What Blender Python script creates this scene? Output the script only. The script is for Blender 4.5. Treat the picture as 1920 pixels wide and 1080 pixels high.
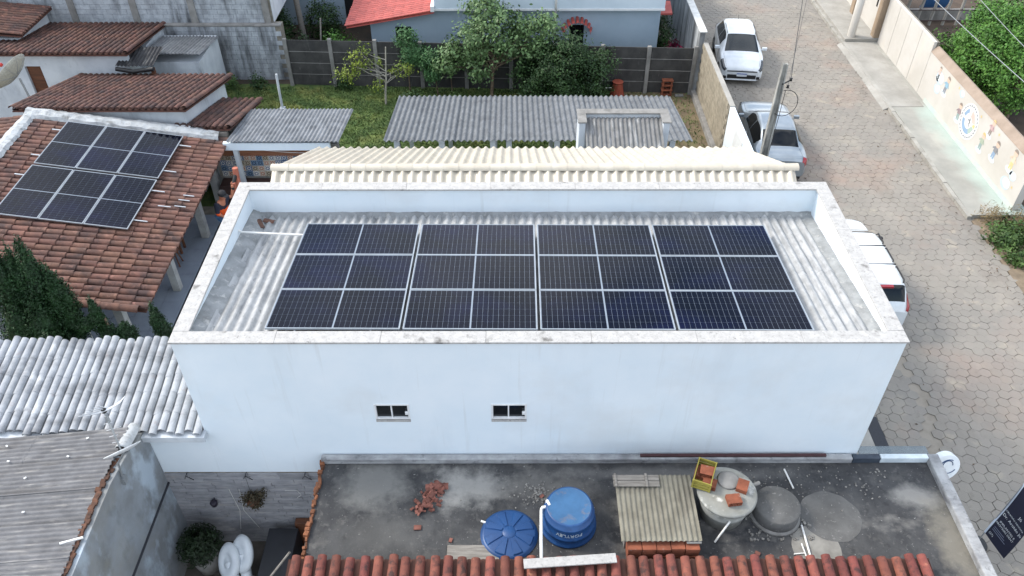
import bpy, bmesh, math, random
import numpy as np
from mathutils import Vector, Matrix, noise
R = math.radians
random.seed(7); rng = np.random.default_rng(7)
scene = bpy.context.scene
for o in list(bpy.data.objects): bpy.data.objects.remove(o)
COL = scene.collection

# ------------------------------------------------------------------ camera
CAM = Vector((4.157, -9.831, 15.474))
cd = bpy.data.cameras.new('camera'); cam = bpy.data.objects.new('camera', cd); COL.objects.link(cam)
cam.location = CAM
cam.rotation_euler = (R(90 - 41.134), 0, R(-0.10))
cd.sensor_width = 36; cd.lens = 1515.4 / 1920 * 36; cd.clip_end = 600; cd.clip_start = .1
scene.camera = cam

# ------------------------------------------------------------------ sky and sun (bright broken cloud, sun behind and to the left)
SUN_EL, SUN_AZ = 43, 160          # azimuth of the sun, degrees counter-clockwise from +x
w = bpy.data.worlds.new('World'); scene.world = w; w.use_nodes = True
nt = w.node_tree; nt.nodes.clear()
wo = nt.nodes.new('ShaderNodeOutputWorld'); bg = nt.nodes.new('ShaderNodeBackground')
sky = nt.nodes.new('ShaderNodeTexSky'); sky.sky_type = 'NISHITA'; sky.sun_disc = False
sky.sun_elevation = R(SUN_EL); sky.sun_rotation = R(90 - SUN_AZ); sky.air_density = 1.2; sky.dust_density = 2.0
tcw = nt.nodes.new('ShaderNodeTexCoord'); nw = nt.nodes.new('ShaderNodeTexNoise')
nw.inputs['Scale'].default_value = 3.4; nw.inputs['Detail'].default_value = 6; nw.inputs['Roughness'].default_value = .55
rw = nt.nodes.new('ShaderNodeValToRGB'); rw.color_ramp.elements[0].position = .40; rw.color_ramp.elements[1].position = .60
mw = nt.nodes.new('ShaderNodeMix'); mw.data_type = 'RGBA'
nt.links.new(tcw.outputs['Generated'], nw.inputs['Vector']); nt.links.new(nw.outputs['Fac'], rw.inputs['Fac'])
nt.links.new(rw.outputs['Color'], mw.inputs['Factor']); nt.links.new(sky.outputs['Color'], mw.inputs['A'])
mw.inputs['B'].default_value = (7.4, 7.8, 8.4, 1)
nt.links.new(mw.outputs['Result'], bg.inputs['Color']); bg.inputs['Strength'].default_value = .15
nt.links.new(bg.outputs['Background'], wo.inputs['Surface'])
sd = bpy.data.lights.new('sun', 'SUN'); so = bpy.data.objects.new('sun', sd); COL.objects.link(so)
sd.energy = 1.75; sd.angle = R(13); sd.color = (1, .955, .88)
sdir = Vector((math.cos(R(SUN_AZ)) * math.cos(R(SUN_EL)), math.sin(R(SUN_AZ)) * math.cos(R(SUN_EL)), math.sin(R(SUN_EL))))
so.rotation_euler = (-sdir).to_track_quat('-Z', 'Y').to_euler(); so.location = (-10, 10, 30)
scene.view_settings.view_transform = 'Standard'; scene.view_settings.look = 'None'
scene.view_settings.exposure = 0.93; scene.view_settings.gamma = 1; scene.view_settings.use_curve_mapping = False

# ------------------------------------------------------------------ materials
def hx(h, k=1.0):
    c = [int(h[i:i+2], 16) / 255 for i in (0, 2, 4)]
    return tuple((x / 12.92 if x <= .04045 else ((x + .055) / 1.055) ** 2.4) * k for x in c)
MATS = {}
def M(name, col=(.5, .5, .5), rough=.8, col2=None, scale=3., lo=.35, hi=.65, rand=0., hue=0., bump=0., bscale=40.,
      layers=(), metal=0., coat=0., spec=.5, trans=0., emit=None, alpha=1.0, bricks=None, sub=None):
    """layers: (colour, noise scale vec3, lo, hi, amount[, seed offset]) of stains mixed over the base by world position"""
    if name in MATS: return MATS[name]
    m = bpy.data.materials.new(name); m.use_nodes = True; t = m.node_tree; N = t.nodes; Lk = t.links
    b = N['Principled BSDF']
    b.inputs['Roughness'].default_value = rough; b.inputs['Metallic'].default_value = metal
    b.inputs['Coat Weight'].default_value = coat; b.inputs['Coat Roughness'].default_value = .06
    b.inputs['Specular IOR Level'].default_value = spec; b.inputs['Transmission Weight'].default_value = trans
    b.inputs['Alpha'].default_value = alpha
    geo = N.new('ShaderNodeNewGeometry'); pos = geo.outputs['Position']
    def nz(sc, lo, hi, off=0, detail=5):
        mp = N.new('ShaderNodeMapping'); Lk.new(pos, mp.inputs['Vector'])
        mp.inputs['Location'].default_value = (off, off * 1.7, off * .6)
        mp.inputs['Scale'].default_value = sc if hasattr(sc, '__len__') else (sc, sc, sc)
        n = N.new('ShaderNodeTexNoise'); n.inputs['Scale'].default_value = 1; n.inputs['Detail'].default_value = detail
        n.inputs['Roughness'].default_value = .6
        Lk.new(mp.outputs['Vector'], n.inputs['Vector'])
        r = N.new('ShaderNodeMapRange'); r.inputs['From Min'].default_value = lo; r.inputs['From Max'].default_value = hi
        Lk.new(n.outputs['Fac'], r.inputs['Value']); return r.outputs['Result']
    def mix(a, bb, f):
        x = N.new('ShaderNodeMix'); x.data_type = 'RGBA'; x.clamp_factor = True
        for s, v in (('A', a), ('B', bb)):
            if isinstance(v, tuple): x.inputs[s].default_value = (*v, 1)
            else: Lk.new(v, x.inputs[s])
        if isinstance(f, float): x.inputs['Factor'].default_value = f
        else: Lk.new(f, x.inputs['Factor'])
        return x.outputs['Result']
    def mul(a, k):
        x = N.new('ShaderNodeMath'); x.operation = 'MULTIPLY'; Lk.new(a, x.inputs[0])
        if isinstance(k, (int, float)): x.inputs[1].default_value = k
        else: Lk.new(k, x.inputs[1])
        return x.outputs[0]
    cur = mix(col, col2 if col2 else tuple(c * .86 for c in col), nz(scale, lo, hi))
    for i, L in enumerate(layers):
        cur = mix(cur, L[0], mul(nz(L[1], L[2], L[3], L[5] if len(L) > 5 else 3.1 * (i + 1)), L[4]))
    if rand or hue:
        oi = N.new('ShaderNodeObjectInfo'); ad = N.new('ShaderNodeMath'); ad.operation = 'ADD'
        Lk.new(oi.outputs['Random'], ad.inputs[0]); Lk.new(geo.outputs['Random Per Island'], ad.inputs[1])
        fr = N.new('ShaderNodeMath'); fr.operation = 'FRACT'; Lk.new(ad.outputs[0], fr.inputs[0])
        hs = N.new('ShaderNodeHueSaturation'); Lk.new(cur, hs.inputs['Color'])
        mr = N.new('ShaderNodeMapRange'); Lk.new(fr.outputs[0], mr.inputs['Value'])
        mr.inputs['To Min'].default_value = 1 - rand; mr.inputs['To Max'].default_value = 1 + rand
        Lk.new(mr.outputs['Result'], hs.inputs['Value'])
        if hue:
            f2 = N.new('ShaderNodeMath'); f2.operation = 'MULTIPLY'; Lk.new(fr.outputs[0], f2.inputs[0]); f2.inputs[1].default_value = 7.31
            f3 = N.new('ShaderNodeMath'); f3.operation = 'FRACT'; Lk.new(f2.outputs[0], f3.inputs[0])
            m2 = N.new('ShaderNodeMapRange'); Lk.new(f3.outputs[0], m2.inputs['Value'])
            m2.inputs['To Min'].default_value = .5 - hue; m2.inputs['To Max'].default_value = .5 + hue
            Lk.new(m2.outputs['Result'], hs.inputs['Hue'])
        cur = hs.outputs['Color']
    Lk.new(cur, b.inputs['Base Color'])
    if sub: b.inputs['Subsurface Weight'].default_value = sub
    if bump:
        n = N.new('ShaderNodeTexNoise'); n.inputs['Scale'].default_value = bscale; n.inputs['Detail'].default_value = 4
        Lk.new(pos, n.inputs['Vector'])
        bp = N.new('ShaderNodeBump'); bp.inputs['Strength'].default_value = bump; bp.inputs['Distance'].default_value = .02
        Lk.new(n.outputs['Fac'], bp.inputs['Height']); Lk.new(bp.outputs['Normal'], b.inputs['Normal'])
    if emit: b.inputs['Emission Color'].default_value = (*emit, 1); b.inputs['Emission Strength'].default_value = 1
    MATS[name] = m; return m

# ------------------------------------------------------------------ geometry helpers
class G:
    def __init__(s): s.v = []; s.f = []; s.sm = []
    def add(s, v, f, smooth=False):
        o = len(s.v); s.v += [tuple(p) for p in v]; s.f += [tuple(i + o for i in q) for q in f]; s.sm += [smooth] * len(f); return s
    def box(s, x0, y0, z0, x1, y1, z1, mat=None):
        v = [(x, y, z) for z in (z0, z1) for y in (y0, y1) for x in (x0, x1)]
        if mat is not None: v = [mat @ Vector(p) for p in v]
        return s.add(v, [(0, 2, 3, 1), (4, 5, 7, 6), (0, 1, 5, 4), (2, 6, 7, 3), (0, 4, 6, 2), (1, 3, 7, 5)])
    def cbox(s, c, d, rz=0, rx=0, ry=0):
        m = Matrix.Translation(c) @ Matrix.Rotation(rz, 4, 'Z') @ Matrix.Rotation(ry, 4, 'Y') @ Matrix.Rotation(rx, 4, 'X')
        return s.box(-d[0]/2, -d[1]/2, -d[2]/2, d[0]/2, d[1]/2, d[2]/2, m)
    def tube(s, pts, r, n=8, cap=True):
        pts = [Vector(p) for p in pts]; rs = r if hasattr(r, '__len__') else [r] * len(pts)
        V = []; F = []; prev = None
        for i, p in enumerate(pts):
            d = (pts[min(i+1, len(pts)-1)] - pts[max(i-1, 0)])
            d = d.normalized() if d.length > 1e-9 else Vector((0, 0, 1))
            a = prev if prev is not None else (Vector((0, 0, 1)) if abs(d.z) < .9 else Vector((1, 0, 0)))
            u = (a - d * a.dot(d)).normalized(); prev = u; q = d.cross(u)
            V += [p + (u * math.cos(t) + q * math.sin(t)) * rs[i] for t in [2 * math.pi * k / n for k in range(n)]]
        for i in range(len(pts) - 1):
            F += [(i*n + k, i*n + (k+1) % n, (i+1)*n + (k+1) % n, (i+1)*n + k) for k in range(n)]
        s.add(V, F, True)
        if cap:
            e = (len(pts) - 1) * n
            s.add(V[:n], [tuple(reversed(range(n)))]); s.add(V[e:], [tuple(range(n))])
        return s
    def lathe(s, prof, c=(0, 0, 0), n=32, smooth=True, mat=None):
        V = []; F = []
        for (r, z) in prof:
            V += [Vector((r * math.cos(2*math.pi*k/n), r * math.sin(2*math.pi*k/n), z)) for k in range(n)]
        for i in range(len(prof) - 1):
            F += [(i*n + k, i*n + (k+1) % n, (i+1)*n + (k+1) % n, (i+1)*n + k) for k in range(n)]
        M4 = Matrix.Translation(c) @ (mat if mat is not None else Matrix())
        V = [M4 @ p for p in V]; return s.add(V, F, smooth)
    def prism(s, poly, ax, a, b):
        """poly of 2-D points extruded along axis ax from a to b"""
        def P(p, t): return {0: (t, p[0], p[1]), 1: (p[0], t, p[1]), 2: (p[0], p[1], t)}[ax]
        n = len(poly); V = [P(p, a) for p in poly] + [P(p, b) for p in poly]
        F = [tuple(reversed(range(n))), tuple(range(n, 2*n))] + [(i, (i+1) % n, (i+1) % n + n, i + n) for i in range(n)]
        return s.add(V, F)
    def grid(s, fn, nu, nv, smooth=True):
        V = [fn(i / nu, j / nv) for j in range(nv + 1) for i in range(nu + 1)]
        F = [(j*(nu+1)+i, j*(nu+1)+i+1, (j+1)*(nu+1)+i+1, (j+1)*(nu+1)+i) for j in range(nv) for i in range(nu)]
        return s.add(V, F, smooth)
    def mesh(s, name, mat=None):
        me = bpy.data.meshes.new(name); me.from_pydata([tuple(p) for p in s.v], [], s.f)
        me.polygons.foreach_set('use_smooth', s.sm)
        bm = bmesh.new(); bm.from_mesh(me); bmesh.ops.recalc_face_normals(bm, faces=bm.faces); bm.to_mesh(me); bm.free()
        if mat: me.materials.append(mat)
        return me
def link(name, me, parent=None, mw=None):
    o = bpy.data.objects.new(name, me); COL.objects.link(o)
    if parent is not None: o.parent = parent
    if mw is not None: o.matrix_world = mw
    return o
def part(name, g, mat, parent=None, bev=0, label=None, kind=None):
    o = link(name, g.mesh(name, mat), None)
    if parent is not None:
        o.parent = parent; o.matrix_parent_inverse = parent_world(parent).inverted()
    if bev:
        b = o.modifiers.new('bevel', 'BEVEL'); b.width = bev; b.segments = 2; b.limit_method = 'ANGLE'
    if label: o['label'] = label
    if kind: o['kind'] = kind
    return o
def parent_world(p):
    m = p.matrix_basis.copy()
    if p.parent is not None: m = parent_world(p.parent) @ p.matrix_parent_inverse @ m
    return m
def tag(o, label, cat=None, group=None, kind=None):
    o['label'] = label
    if cat: o['category'] = cat
    if group: o['group'] = group
    if kind: o['kind'] = kind
    return o
def thing(name, label, cat, loc=(0, 0, 0), rz=0, group=None):
    o = bpy.data.objects.new(name, None); COL.objects.link(o); o.location = loc; o.rotation_euler = (0, 0, rz)
    o.empty_display_size = .2
    return tag(o, label, cat, group)
def one(name, g, mat, label, cat, bev=0, group=None):
    o = part(name, g, mat, None, bev); return tag(o, label, cat, group)
def struct(name, g, mat, parent=None):
    o = part(name, g, mat, parent)
    if parent is None: o['kind'] = 'structure'
    return o
def pieces(name, me, mats, parent, limit=300, stuff=None):
    """alike pieces sharing one mesh: the nearest `limit` as objects, the others joined into one part"""
    P = parent_world(parent).inverted()
    mats = sorted(mats, key=lambda m: (m.translation - CAM).length)
    for m in mats[:limit]:
        o = bpy.data.objects.new(name, me); COL.objects.link(o); o.parent = parent
        o.matrix_basis = P @ m
    rest = mats[limit:]
    if rest:
        n = len(me.vertices); co = np.empty(n * 3); me.vertices.foreach_get('co', co); co = np.c_[co.reshape(-1, 3), np.ones(n)]
        fs = [tuple(p.vertices) for p in me.polygons]; sm = [p.use_smooth for p in me.polygons]
        V = []; F = []
        for i, m in enumerate(rest):
            V.append((co @ np.array(m).T)[:, :3]); o = i * n
            F += [tuple(k + o for k in f) for f in fs]
        x = bpy.data.meshes.new(stuff or name); x.from_pydata(np.concatenate(V).tolist(), [], F)
        x.polygons.foreach_set('use_smooth', sm * len(rest)); x.materials.append(me.materials[0])
        o = bpy.data.objects.new(stuff or (name + '_field'), x); COL.objects.link(o); o.parent = parent; o.matrix_basis = P; o['kind'] = 'stuff'
def frame3(O, a, b):
    a = Vector(a).normalized(); b = Vector(b); b = (b - a * a.dot(b)).normalized(); n = a.cross(b)
    if n.z < 0: n = -n
    return Vector(O), a, b, n
def mat_axes(p, x, y, z):
    m = Matrix.Identity(4)
    for i, c in enumerate((x, y, z)): m[0][i], m[1][i], m[2][i] = c
    m.translation = p; return m
def tile_mesh(name, mat, w, L, h, taper=.82, n=6, th=.012):
    """barrel tile: local x across, +y down the slope (wide, open end at +y), z up"""
    g = G()
    def ring(y, ww, hh): return [(-ww/2 * math.cos(math.pi * k / n), y, hh * math.sin(math.pi * k / n)) for k in range(n + 1)]
    A = ring(-.02, w * taper, h * taper); B = ring(L, w, h); Bi = ring(L, w - 2*th, h - th); Ai = ring(-.02, w*taper - 2*th, h*taper - th)
    g.add(A + B, [(k, k+1, n+2+k, n+1+k) for k in range(n)], True)
    g.add(Ai + Bi, [(k, k+1, n+2+k, n+1+k) for k in range(n)], True)
    g.add(B + Bi, [(k, k+1, n+2+k, n+1+k) for k in range(n)]); g.add(A + Ai, [(k, k+1, n+2+k, n+1+k) for k in range(n)])
    return g.mesh(name, mat)
def wave_tile_mesh(name, mat, p, L, h, n=10, th=.012):
    """interlocking tile: one roll in the middle of a flat pan, full pitch wide"""
    g = G()
    def row(y, k, dz): return [(-p/2 + p * i / n, y, h * k * (.5 - .5 * math.cos(2 * math.pi * i / n)) ** 1.3 + dz) for i in range(n + 1)]
    A = row(-.02, .94, 0); B = row(L, 1, .0); Bi = row(L, 1, -th)
    g.add(A + B, [(k, k+1, n+2+k, n+1+k) for k in range(n)], True); g.add(B + Bi, [(k, k+1, n+2+k, n+1+k) for k in range(n)])
    return g.mesh(name, mat)
def tile_roof(parent, O, a, b, W, Ld, pa, pb, mat, base, h=.075, tw=.86, limit=300, jit=.006, name='roof_tile', skip=None, thick=.05, pan=.035, stag=.03, taper=.82, wave=False, tilt=.5):
    """O: upper corner; a: along the ridge, b: down the slope"""
    O, a, b, n = frame3(O, a, b); xa = a if a.cross(b).dot(n) > 0 else -a
    na = max(1, round(W / pa)); nb = max(1, round(Ld / pb)); pa = W / na; pb = Ld / nb
    me = wave_tile_mesh(name, mat, pa, pb * 1.05, h) if wave else tile_mesh(name, mat, pa * tw, pb * 1.14, h, taper)
    ms = []
    for i in range(na):
        off = random.uniform(-stag, stag) * pb
        for j in range(nb):
            p = O + a * ((i + .5) * pa + random.uniform(-jit, jit)) + b * (j * pb + off + random.uniform(-jit, jit)) + n * .012
            if skip and skip(p): continue
            t = math.atan2(h * .22, pb); y = Matrix.Rotation(random.uniform(-.02, .02) * (0 if wave else 1), 3, n) @ b
            y2 = (y * math.cos(t) + n * math.sin(t) * tilt).normalized(); x2 = y2.cross(n).normalized()
            if x2.dot(xa) < 0: x2 = -x2
            ms.append(mat_axes(p, x2, y2, x2.cross(y2)))
    pieces(name, me, ms, parent, limit)
    g = G()   # pan course below the cover tiles, one gutter between each pair
    g.grid(lambda u, v: O + a * (u * W) + b * (v * Ld) - n * (.012 + pan * abs(math.sin(math.pi * u * na))), na * 4, 1, True)
    c = [O, O + a * W, O + a * W + b * Ld, O + b * Ld]
    lo = [p - n * (.05 + thick) for p in c]; up = [p - n * .05 for p in c]
    g.add(up + lo, [(0, 1, 2, 3), (4, 5, 6, 7), (0, 1, 5, 4), (1, 2, 6, 5), (2, 3, 7, 6), (3, 0, 4, 7)])
    part('roof_base', g, base, parent)
def sheet_mesh(name, mat, w, L, pitch, amp, th=.012, per=8):
    """corrugated sheet: x across (waves), y along, lying on z=0"""
    nx = max(4, int(round(w / pitch * per))); g = G()
    def z(x): return amp * (.45 * abs(math.cos(math.pi * x / pitch)) ** .9 + .55 * (.5 + .5 * math.cos(2 * math.pi * x / pitch)))
    top = [(x, y, z(x)) for y in (0, L) for x in [w * i / nx for i in range(nx + 1)]]
    k = nx + 1
    g.add(top, [(i, i+1, k+i+1, k+i) for i in range(nx)], True)
    bot = [(x, y, zz - th) for x, y, zz in top]
    g.add(bot, [(i, i+1, k+i+1, k+i) for i in range(nx)], True)
    for b in (0, k): g.add(top[b:b+k] + bot[b:b+k], [(i, i+1, k+i+1, k+i) for i in range(nx)])
    for i in (0, nx): g.add([top[i], top[k+i], bot[k+i], bot[i]], [(0, 1, 2, 3)])
    return g.mesh(name, mat)
def sheet_roof(parent, O, a, b, W, Ld, mat, pitch=.177, amp=.05, sw=6, sl=1.6, lap=.12, jit=.01, name='corrugated_sheet', step=.006):
    """O: upper corner, a along ridge, b down the slope; sheets overlap their lower neighbours"""
    O, a, b, n = frame3(O, a, b); xa = a
    nw_ = max(1, int(math.ceil(W / pitch / sw - 1e-6))); nl = max(1, round(Ld / sl)); sl = Ld / nl
    for i in range(nw_):
        x0 = i * sw * pitch; ww = min(sw * pitch + pitch * .25, W - x0)
        if ww < .05: continue
        me = sheet_mesh(name, mat, ww, sl + (lap if nl > 1 else 0), pitch, amp)
        for j in range(nl):
            p = O + a * x0 + b * (j * sl + random.uniform(-jit, jit)) + n * (.014 * (nl - j) + step * (i % 2))
            t = -random.uniform(.0, .004) - (.012 / sl)
            y2 = (b * math.cos(t) + n * math.sin(t)).normalized()
            z = a.cross(y2); z = z if z.dot(n) > 0 else -z
            # right-handed: x=a,y=y2 may need mirroring of a
            if a.cross(y2).dot(n) > 0: m = mat_axes(p, a, y2, a.cross(y2))
            else: m = mat_axes(p + a * ww, -a, y2, (-a).cross(y2))
            o = bpy.data.objects.new(name, me); COL.objects.link(o); o.parent = parent
            o.matrix_basis = parent_world(parent).inverted() @ m
def noisy(p, s, a): return noise.noise(Vector(p) * s) * a
# ------------------------------------------------------------------ colours and surfaces
WALL = M('wall_paint_ice_white', hx('e1e9ee'), .75, hx('d8e3ea'), .7, layers=[(hx('b9c2c8'), (1.2, 1.2, .25), .56, .85, .3), (hx('b3b3ae'), (7, 7, .35), .60, .80, .3), (hx('cfd3d4'), (.5, .5, .5), .52, .7, .5)], bump=.06)
COPE = M('coping_stone', hx('b0aeab'), .8, hx('9e9c99'), 8, .4, .7, bump=.25, bscale=60,
         layers=[(hx('45423d'), (2.2, 2.2, 2.2), .60, .70, .8), (hx('73716d'), (26, 26, 26), .54, .66, .45), (hx('3b3833'), (9, 9, 9), .66, .74, .7)])
FIBRO = M('fibre_cement_grey', hx('6f7275'), .9, hx('5d6063'), 4, bump=.2, rand=.07, bscale=60,
          layers=[(hx('44464a'), (1.1, 3., 1), .5, .75, .55), (hx('a3a6aa'), (12, 2, 6), .58, .75, .4)])
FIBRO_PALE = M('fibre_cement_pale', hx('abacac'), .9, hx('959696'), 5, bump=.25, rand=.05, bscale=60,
          layers=[(hx('55585b'), (9, .7, 1), .50, .68, .6, 4.), (hx('bfbfbd'), (5, .8, 3), .55, .72, .4), (hx('4c4b48'), (12, 5, 9), .60, .74, .6)])  # dark streaks along the ribs: weathering, deepened to paint in valley shade
FIBRO_BROWN = M('fibre_cement_brown', hx('717173'), .9, hx('5f5f61'), 4, bump=.2, rand=.05, bscale=60,
          layers=[(hx('55514d'), (.6, 6, 2), .5, .72, .6), (hx('a8a49e'), (2, 12, 4), .55, .7, .45)])
CLAY = M('clay_tile_weathered', hx('725043'), .85, hx('5e4239'), 3, rand=.16, hue=.006, bump=.2,
         layers=[(hx('30282a'), (2.0, 2.0, 2.0), .44, .66, .75), (hx('3a302b'), (9, 9, 9), .55, .72, .6), (hx('a3786a'), (5, 5, 5), .58, .74, .5)])
CLAY_DARK = M('clay_tile_dark', hx('644439'), .9, hx('50362e'), 3, rand=.25, hue=.006, bump=.2,
         layers=[(hx('33292a'), (1.6, 1.6, 1.6), .42, .66, .75), (hx('2c2525'), (8, 8, 8), .48, .66, .6), (hx('b07a64'), (6, 6, 6), .62, .76, .5)])
CLAY_RED = M('clay_tile_red', hx('7c463a'), .85, hx('65362e'), 5, rand=.28, hue=.008, bump=.25,
         layers=[(hx('2a2221'), (7, 7, 7), .52, .66, .8), (hx('cf9a74'), (3, 3, 3), .66, .76, .5), (hx('453634'), (18, 18, 18), .58, .7, .5)])
CLAY_SHADE = M('clay_pan_shade', hx('5a3a30'), .95, hx('463029'), 4)  # pan clay coloured darker to give the shaded gaps between cover tiles
CLAY_WHITE = M('clay_tile_limewashed', hx('a6a9ad'), .9, hx('909397'), 3, rand=.07, bump=.25,
         layers=[(hx('66676a'), (1.3, 2.6, 2), .47, .68, .7), (hx('8d7a74'), (4, 4, 4), .62, .75, .5), (hx('c9cbcc'), (2, 2, 2), .60, .72, .6, 9.)])
CREAM = M('cream_glazed_tile', hx('c1b9a9'), .55, hx('b5ac9c'), 3, rand=.05, coat=.15,
          layers=[(hx('cdbfa0'), (3, 1.2, 1.2), .56, .8, .4)])
CONC = M('concrete_grey', hx('8d8b87'), .9, hx('75736f'), 2.5, bump=.3, layers=[(hx('45433f'), (3, 3, 1.2), .55, .75, .6)])
CONC_PALE = M('concrete_pale', hx('a19e97'), .9, hx('8d8a83'), 1.2, bump=.2, layers=[(hx('8a877f'), (2, 2, 2), .55, .75, .5), (hx('726f68'), (14, 14, 14), .6, .72, .35)])
WHITEWASH = M('whitewashed_wall', hx('c9ced2'), .9, hx('b4bac0'), 1.2, bump=.15,
          layers=[(hx('6f7478'), (1.5, 1.5, .5), .55, .78, .6), (hx('8c8780'), (5, 5, 2), .62, .78, .4)])
DARK = M('dark_void', hx('14161a'), .9)
WHITEM = M('white_metal', hx('e2e4e4'), .4)
ALU = M('aluminium', hx('c9cccf'), .35, metal=.6)
BLACKP = M('black_plastic', hx('17181a'), .5)
STEEL = M('galvanised_steel', hx('9ea2a4'), .45, metal=.5)
PVC = M('white_pvc_pipe', hx('e4e3de'), .45, layers=[(hx('a8a59c'), (6, 6, 6), .6, .75, .4)])
WOOD = M('weathered_wood', hx('8c8780'), .9, hx('6f6a63'), (3, 30, 30), bump=.3)
WOOD_BR = M('brown_wood', hx('6b432c'), .7, hx('4f3020'), (3, 30, 30))
SOIL = M('bare_soil', hx('75674f'), .95, hx('5c5140'), 2, bump=.4, layers=[(hx('5d6a34'), (1.2, 1.2, 1.2), .52, .7, .6)])
BRICKR = M('red_hollow_brick', hx('8d5139'), .9, hx('74402c'), 6, rand=.15, bump=.3, layers=[(hx('a09890'), (9, 9, 9), .6, .72, .5)])

# ------------------------------------------------------------------ ground
g = G(); g.add([(-260, -200, -.06), (260, -200, -.06), (260, 320, -.06), (-260, 320, -.06)], [(0, 1, 2, 3)])
struct('ground', g, M('earth', hx('6f6250'), .95, hx('57503f'), .6, bump=.3))
# street of hexagonal concrete blocks
JOINT = M('street_joint_soil', hx('8f887d'), .95, hx('6f675c'), .9, .50, .70, bump=.3)
g = G(); g.add([(10.8, -7, -.03), (18.95, -7, -.03), (18.95, 34, -.03), (10.8, 34, -.03)], [(0, 1, 2, 3)])
street = struct('street', g, JOINT)
PAVER = M('hexagonal_paver', hx('8c867d'), .92, hx('827d75'), .5, rand=.035, hue=.004, bump=.35, bscale=35,
          layers=[(hx('967f70'), (.3, .3, .3), .54, .70, .55), (hx('7d7a75'), (.25, .22, .2), .50, .68, .55, 11.), (hx('b0a692'), (1.6, 1.6, 1), .60, .72, .45, 17.), (hx('6b6258'), (.9, .25, 1), .58, .72, .4, 23.), (hx('a1998a'), (.5, .8, 1), .56, .74, .5, 5.), (hx('5d554c'), (5, 5, 5), .6, .76, .35)])
hp = .29; hr = hp / math.sqrt(3)
g = G(); HX = [(math.sin(math.pi/3*k), math.cos(math.pi/3*k)) for k in range(6)]
rings = [[(x*hr*.995, y*hr*.995, -.05) for x, y in HX], [(x*hr*.99, y*hr*.99, -.005) for x, y in HX], [(x*hr*.965, y*hr*.965, -.0015) for x, y in HX]]
g.add(rings[0] + rings[1] + rings[2], [tuple(range(12, 18))] + [(6+k, 6+(k+1) % 6, 12+(k+1) % 6, 12+k) for k in range(6)] + [(k, (k+1) % 6, 6+(k+1) % 6, 6+k) for k in range(6)])
hexm = g.mesh('paver', PAVER)
crack = [(14.36, 5.0), (14.41, 4.83), (14.44, 4.13), (14.5, 3.63), (14.43, 3.16), (14.2, 2.24), (14.11, 1.47), (13.9, .6)]
def dseg(p, a, b):
    ax, ay = a; bx, by = b; t = max(0, min(1, ((p[0]-ax)*(bx-ax)+(p[1]-ay)*(by-ay)) / ((bx-ax)**2+(by-ay)**2)))
    return math.hypot(p[0]-ax-t*(bx-ax), p[1]-ay-t*(by-ay))
ms = []
for j in range(-16, 132):
    y = j * hp * .8660254
    for i in range(28):
        x = 10.98 + (i + (.5 if j % 2 else 0)) * hp
        if x > 18.97 or (x < 13.1 and 1.0 < y < 2.95) or (x < 11.9 and y > 11.4): continue
        if y < -.6 and x < 11.9: continue
        d = min(dseg((x, y), crack[k], crack[k+1]) for k in range(len(crack)-1))
        if d < .11 + noisy((x, y, 0), 2, .08): continue
        z = .004 * math.sin(x * 1.3 + y * .7) + random.uniform(-.004, .004)
        s = random.uniform(.975, 1.0)
        m = Matrix.Translation((x + random.uniform(-.006, .006), y + random.uniform(-.006, .006), z)) @ Matrix.Rotation(random.uniform(-.05, .05), 4, 'Z') @ Matrix.Rotation(random.uniform(-.012, .012), 4, 'X') @ Matrix.Rotation(random.uniform(-.012, .012), 4, 'Y') @ Matrix.Scale(s, 4)
        ms.append(m)
pieces('paver', hexm, ms, street, 300, 'paver_field')

# pavement along the painted school wall, kerb at x = 18.9
TURQ = M('pavement_concrete_paint_splashed', hx('a09e96'), .9, hx('8c8b84'), .9, bump=.2,
         layers=[(hx('8b8a84'), (1.5, 1.5, 1), .52, .72, .5), (hx('b3b0a5'), (.8, .5, 1), .55, .7, .5)])
# turquoise wall paint that ran onto the slab: a band with its own ragged outline along the wall foot
t = TURQ.node_tree; N = t.nodes; b = N['Principled BSDF']; src = b.inputs['Base Color'].links[0].from_socket
gp = N.new('ShaderNodeNewGeometry'); sx = N.new('ShaderNodeSeparateXYZ'); t.links.new(gp.outputs['Position'], sx.inputs[0])
nn = N.new('ShaderNodeTexNoise'); nn.inputs['Scale'].default_value = 1.6; nn.inputs['Detail'].default_value = 6; t.links.new(gp.outputs['Position'], nn.inputs['Vector'])
def mth(op, a, b_, c=None):
    x = N.new('ShaderNodeMath'); x.operation = op; x.use_clamp = (op == 'MULTIPLY')
    for i, v in enumerate((a, b_)):
        if isinstance(v, (int, float)): x.inputs[i].default_value = v
        else: t.links.new(v, x.inputs[i])
    return x.outputs[0]
e1 = N.new('ShaderNodeMapRange'); t.links.new(mth('ADD', sx.outputs['X'], mth('MULTIPLY', nn.outputs['Fac'], 1.0)), e1.inputs['Value'])
e1.inputs['From Min'].default_value = 20.05; e1.inputs['From Max'].default_value = 20.75
e2 = N.new('ShaderNodeMapRange'); t.links.new(mth('ADD', sx.outputs['Y'], mth('MULTIPLY', nn.outputs['Fac'], 1.0)), e2.inputs['Value'])
e2.inputs['From Min'].default_value = 19.2; e2.inputs['From Max'].default_value = 18.7
mk = mth('MULTIPLY', mth('MULTIPLY', e1.outputs[0], e2.outputs[0]), .38)
mx = N.new('ShaderNodeMix'); mx.data_type = 'RGBA'; t.links.new(mk, mx.inputs['Factor']); t.links.new(src, mx.inputs['A']); mx.inputs['B'].default_value = (*hx('b2cfc6'), 1)
t.links.new(mx.outputs['Result'], b.inputs['Base Color'])
g = G(); g.box(18.98, 11.3, -.05, 20.9, 33, .12); walk = struct('pavement', g, TURQ)
g = G(); y = 11.2
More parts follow.
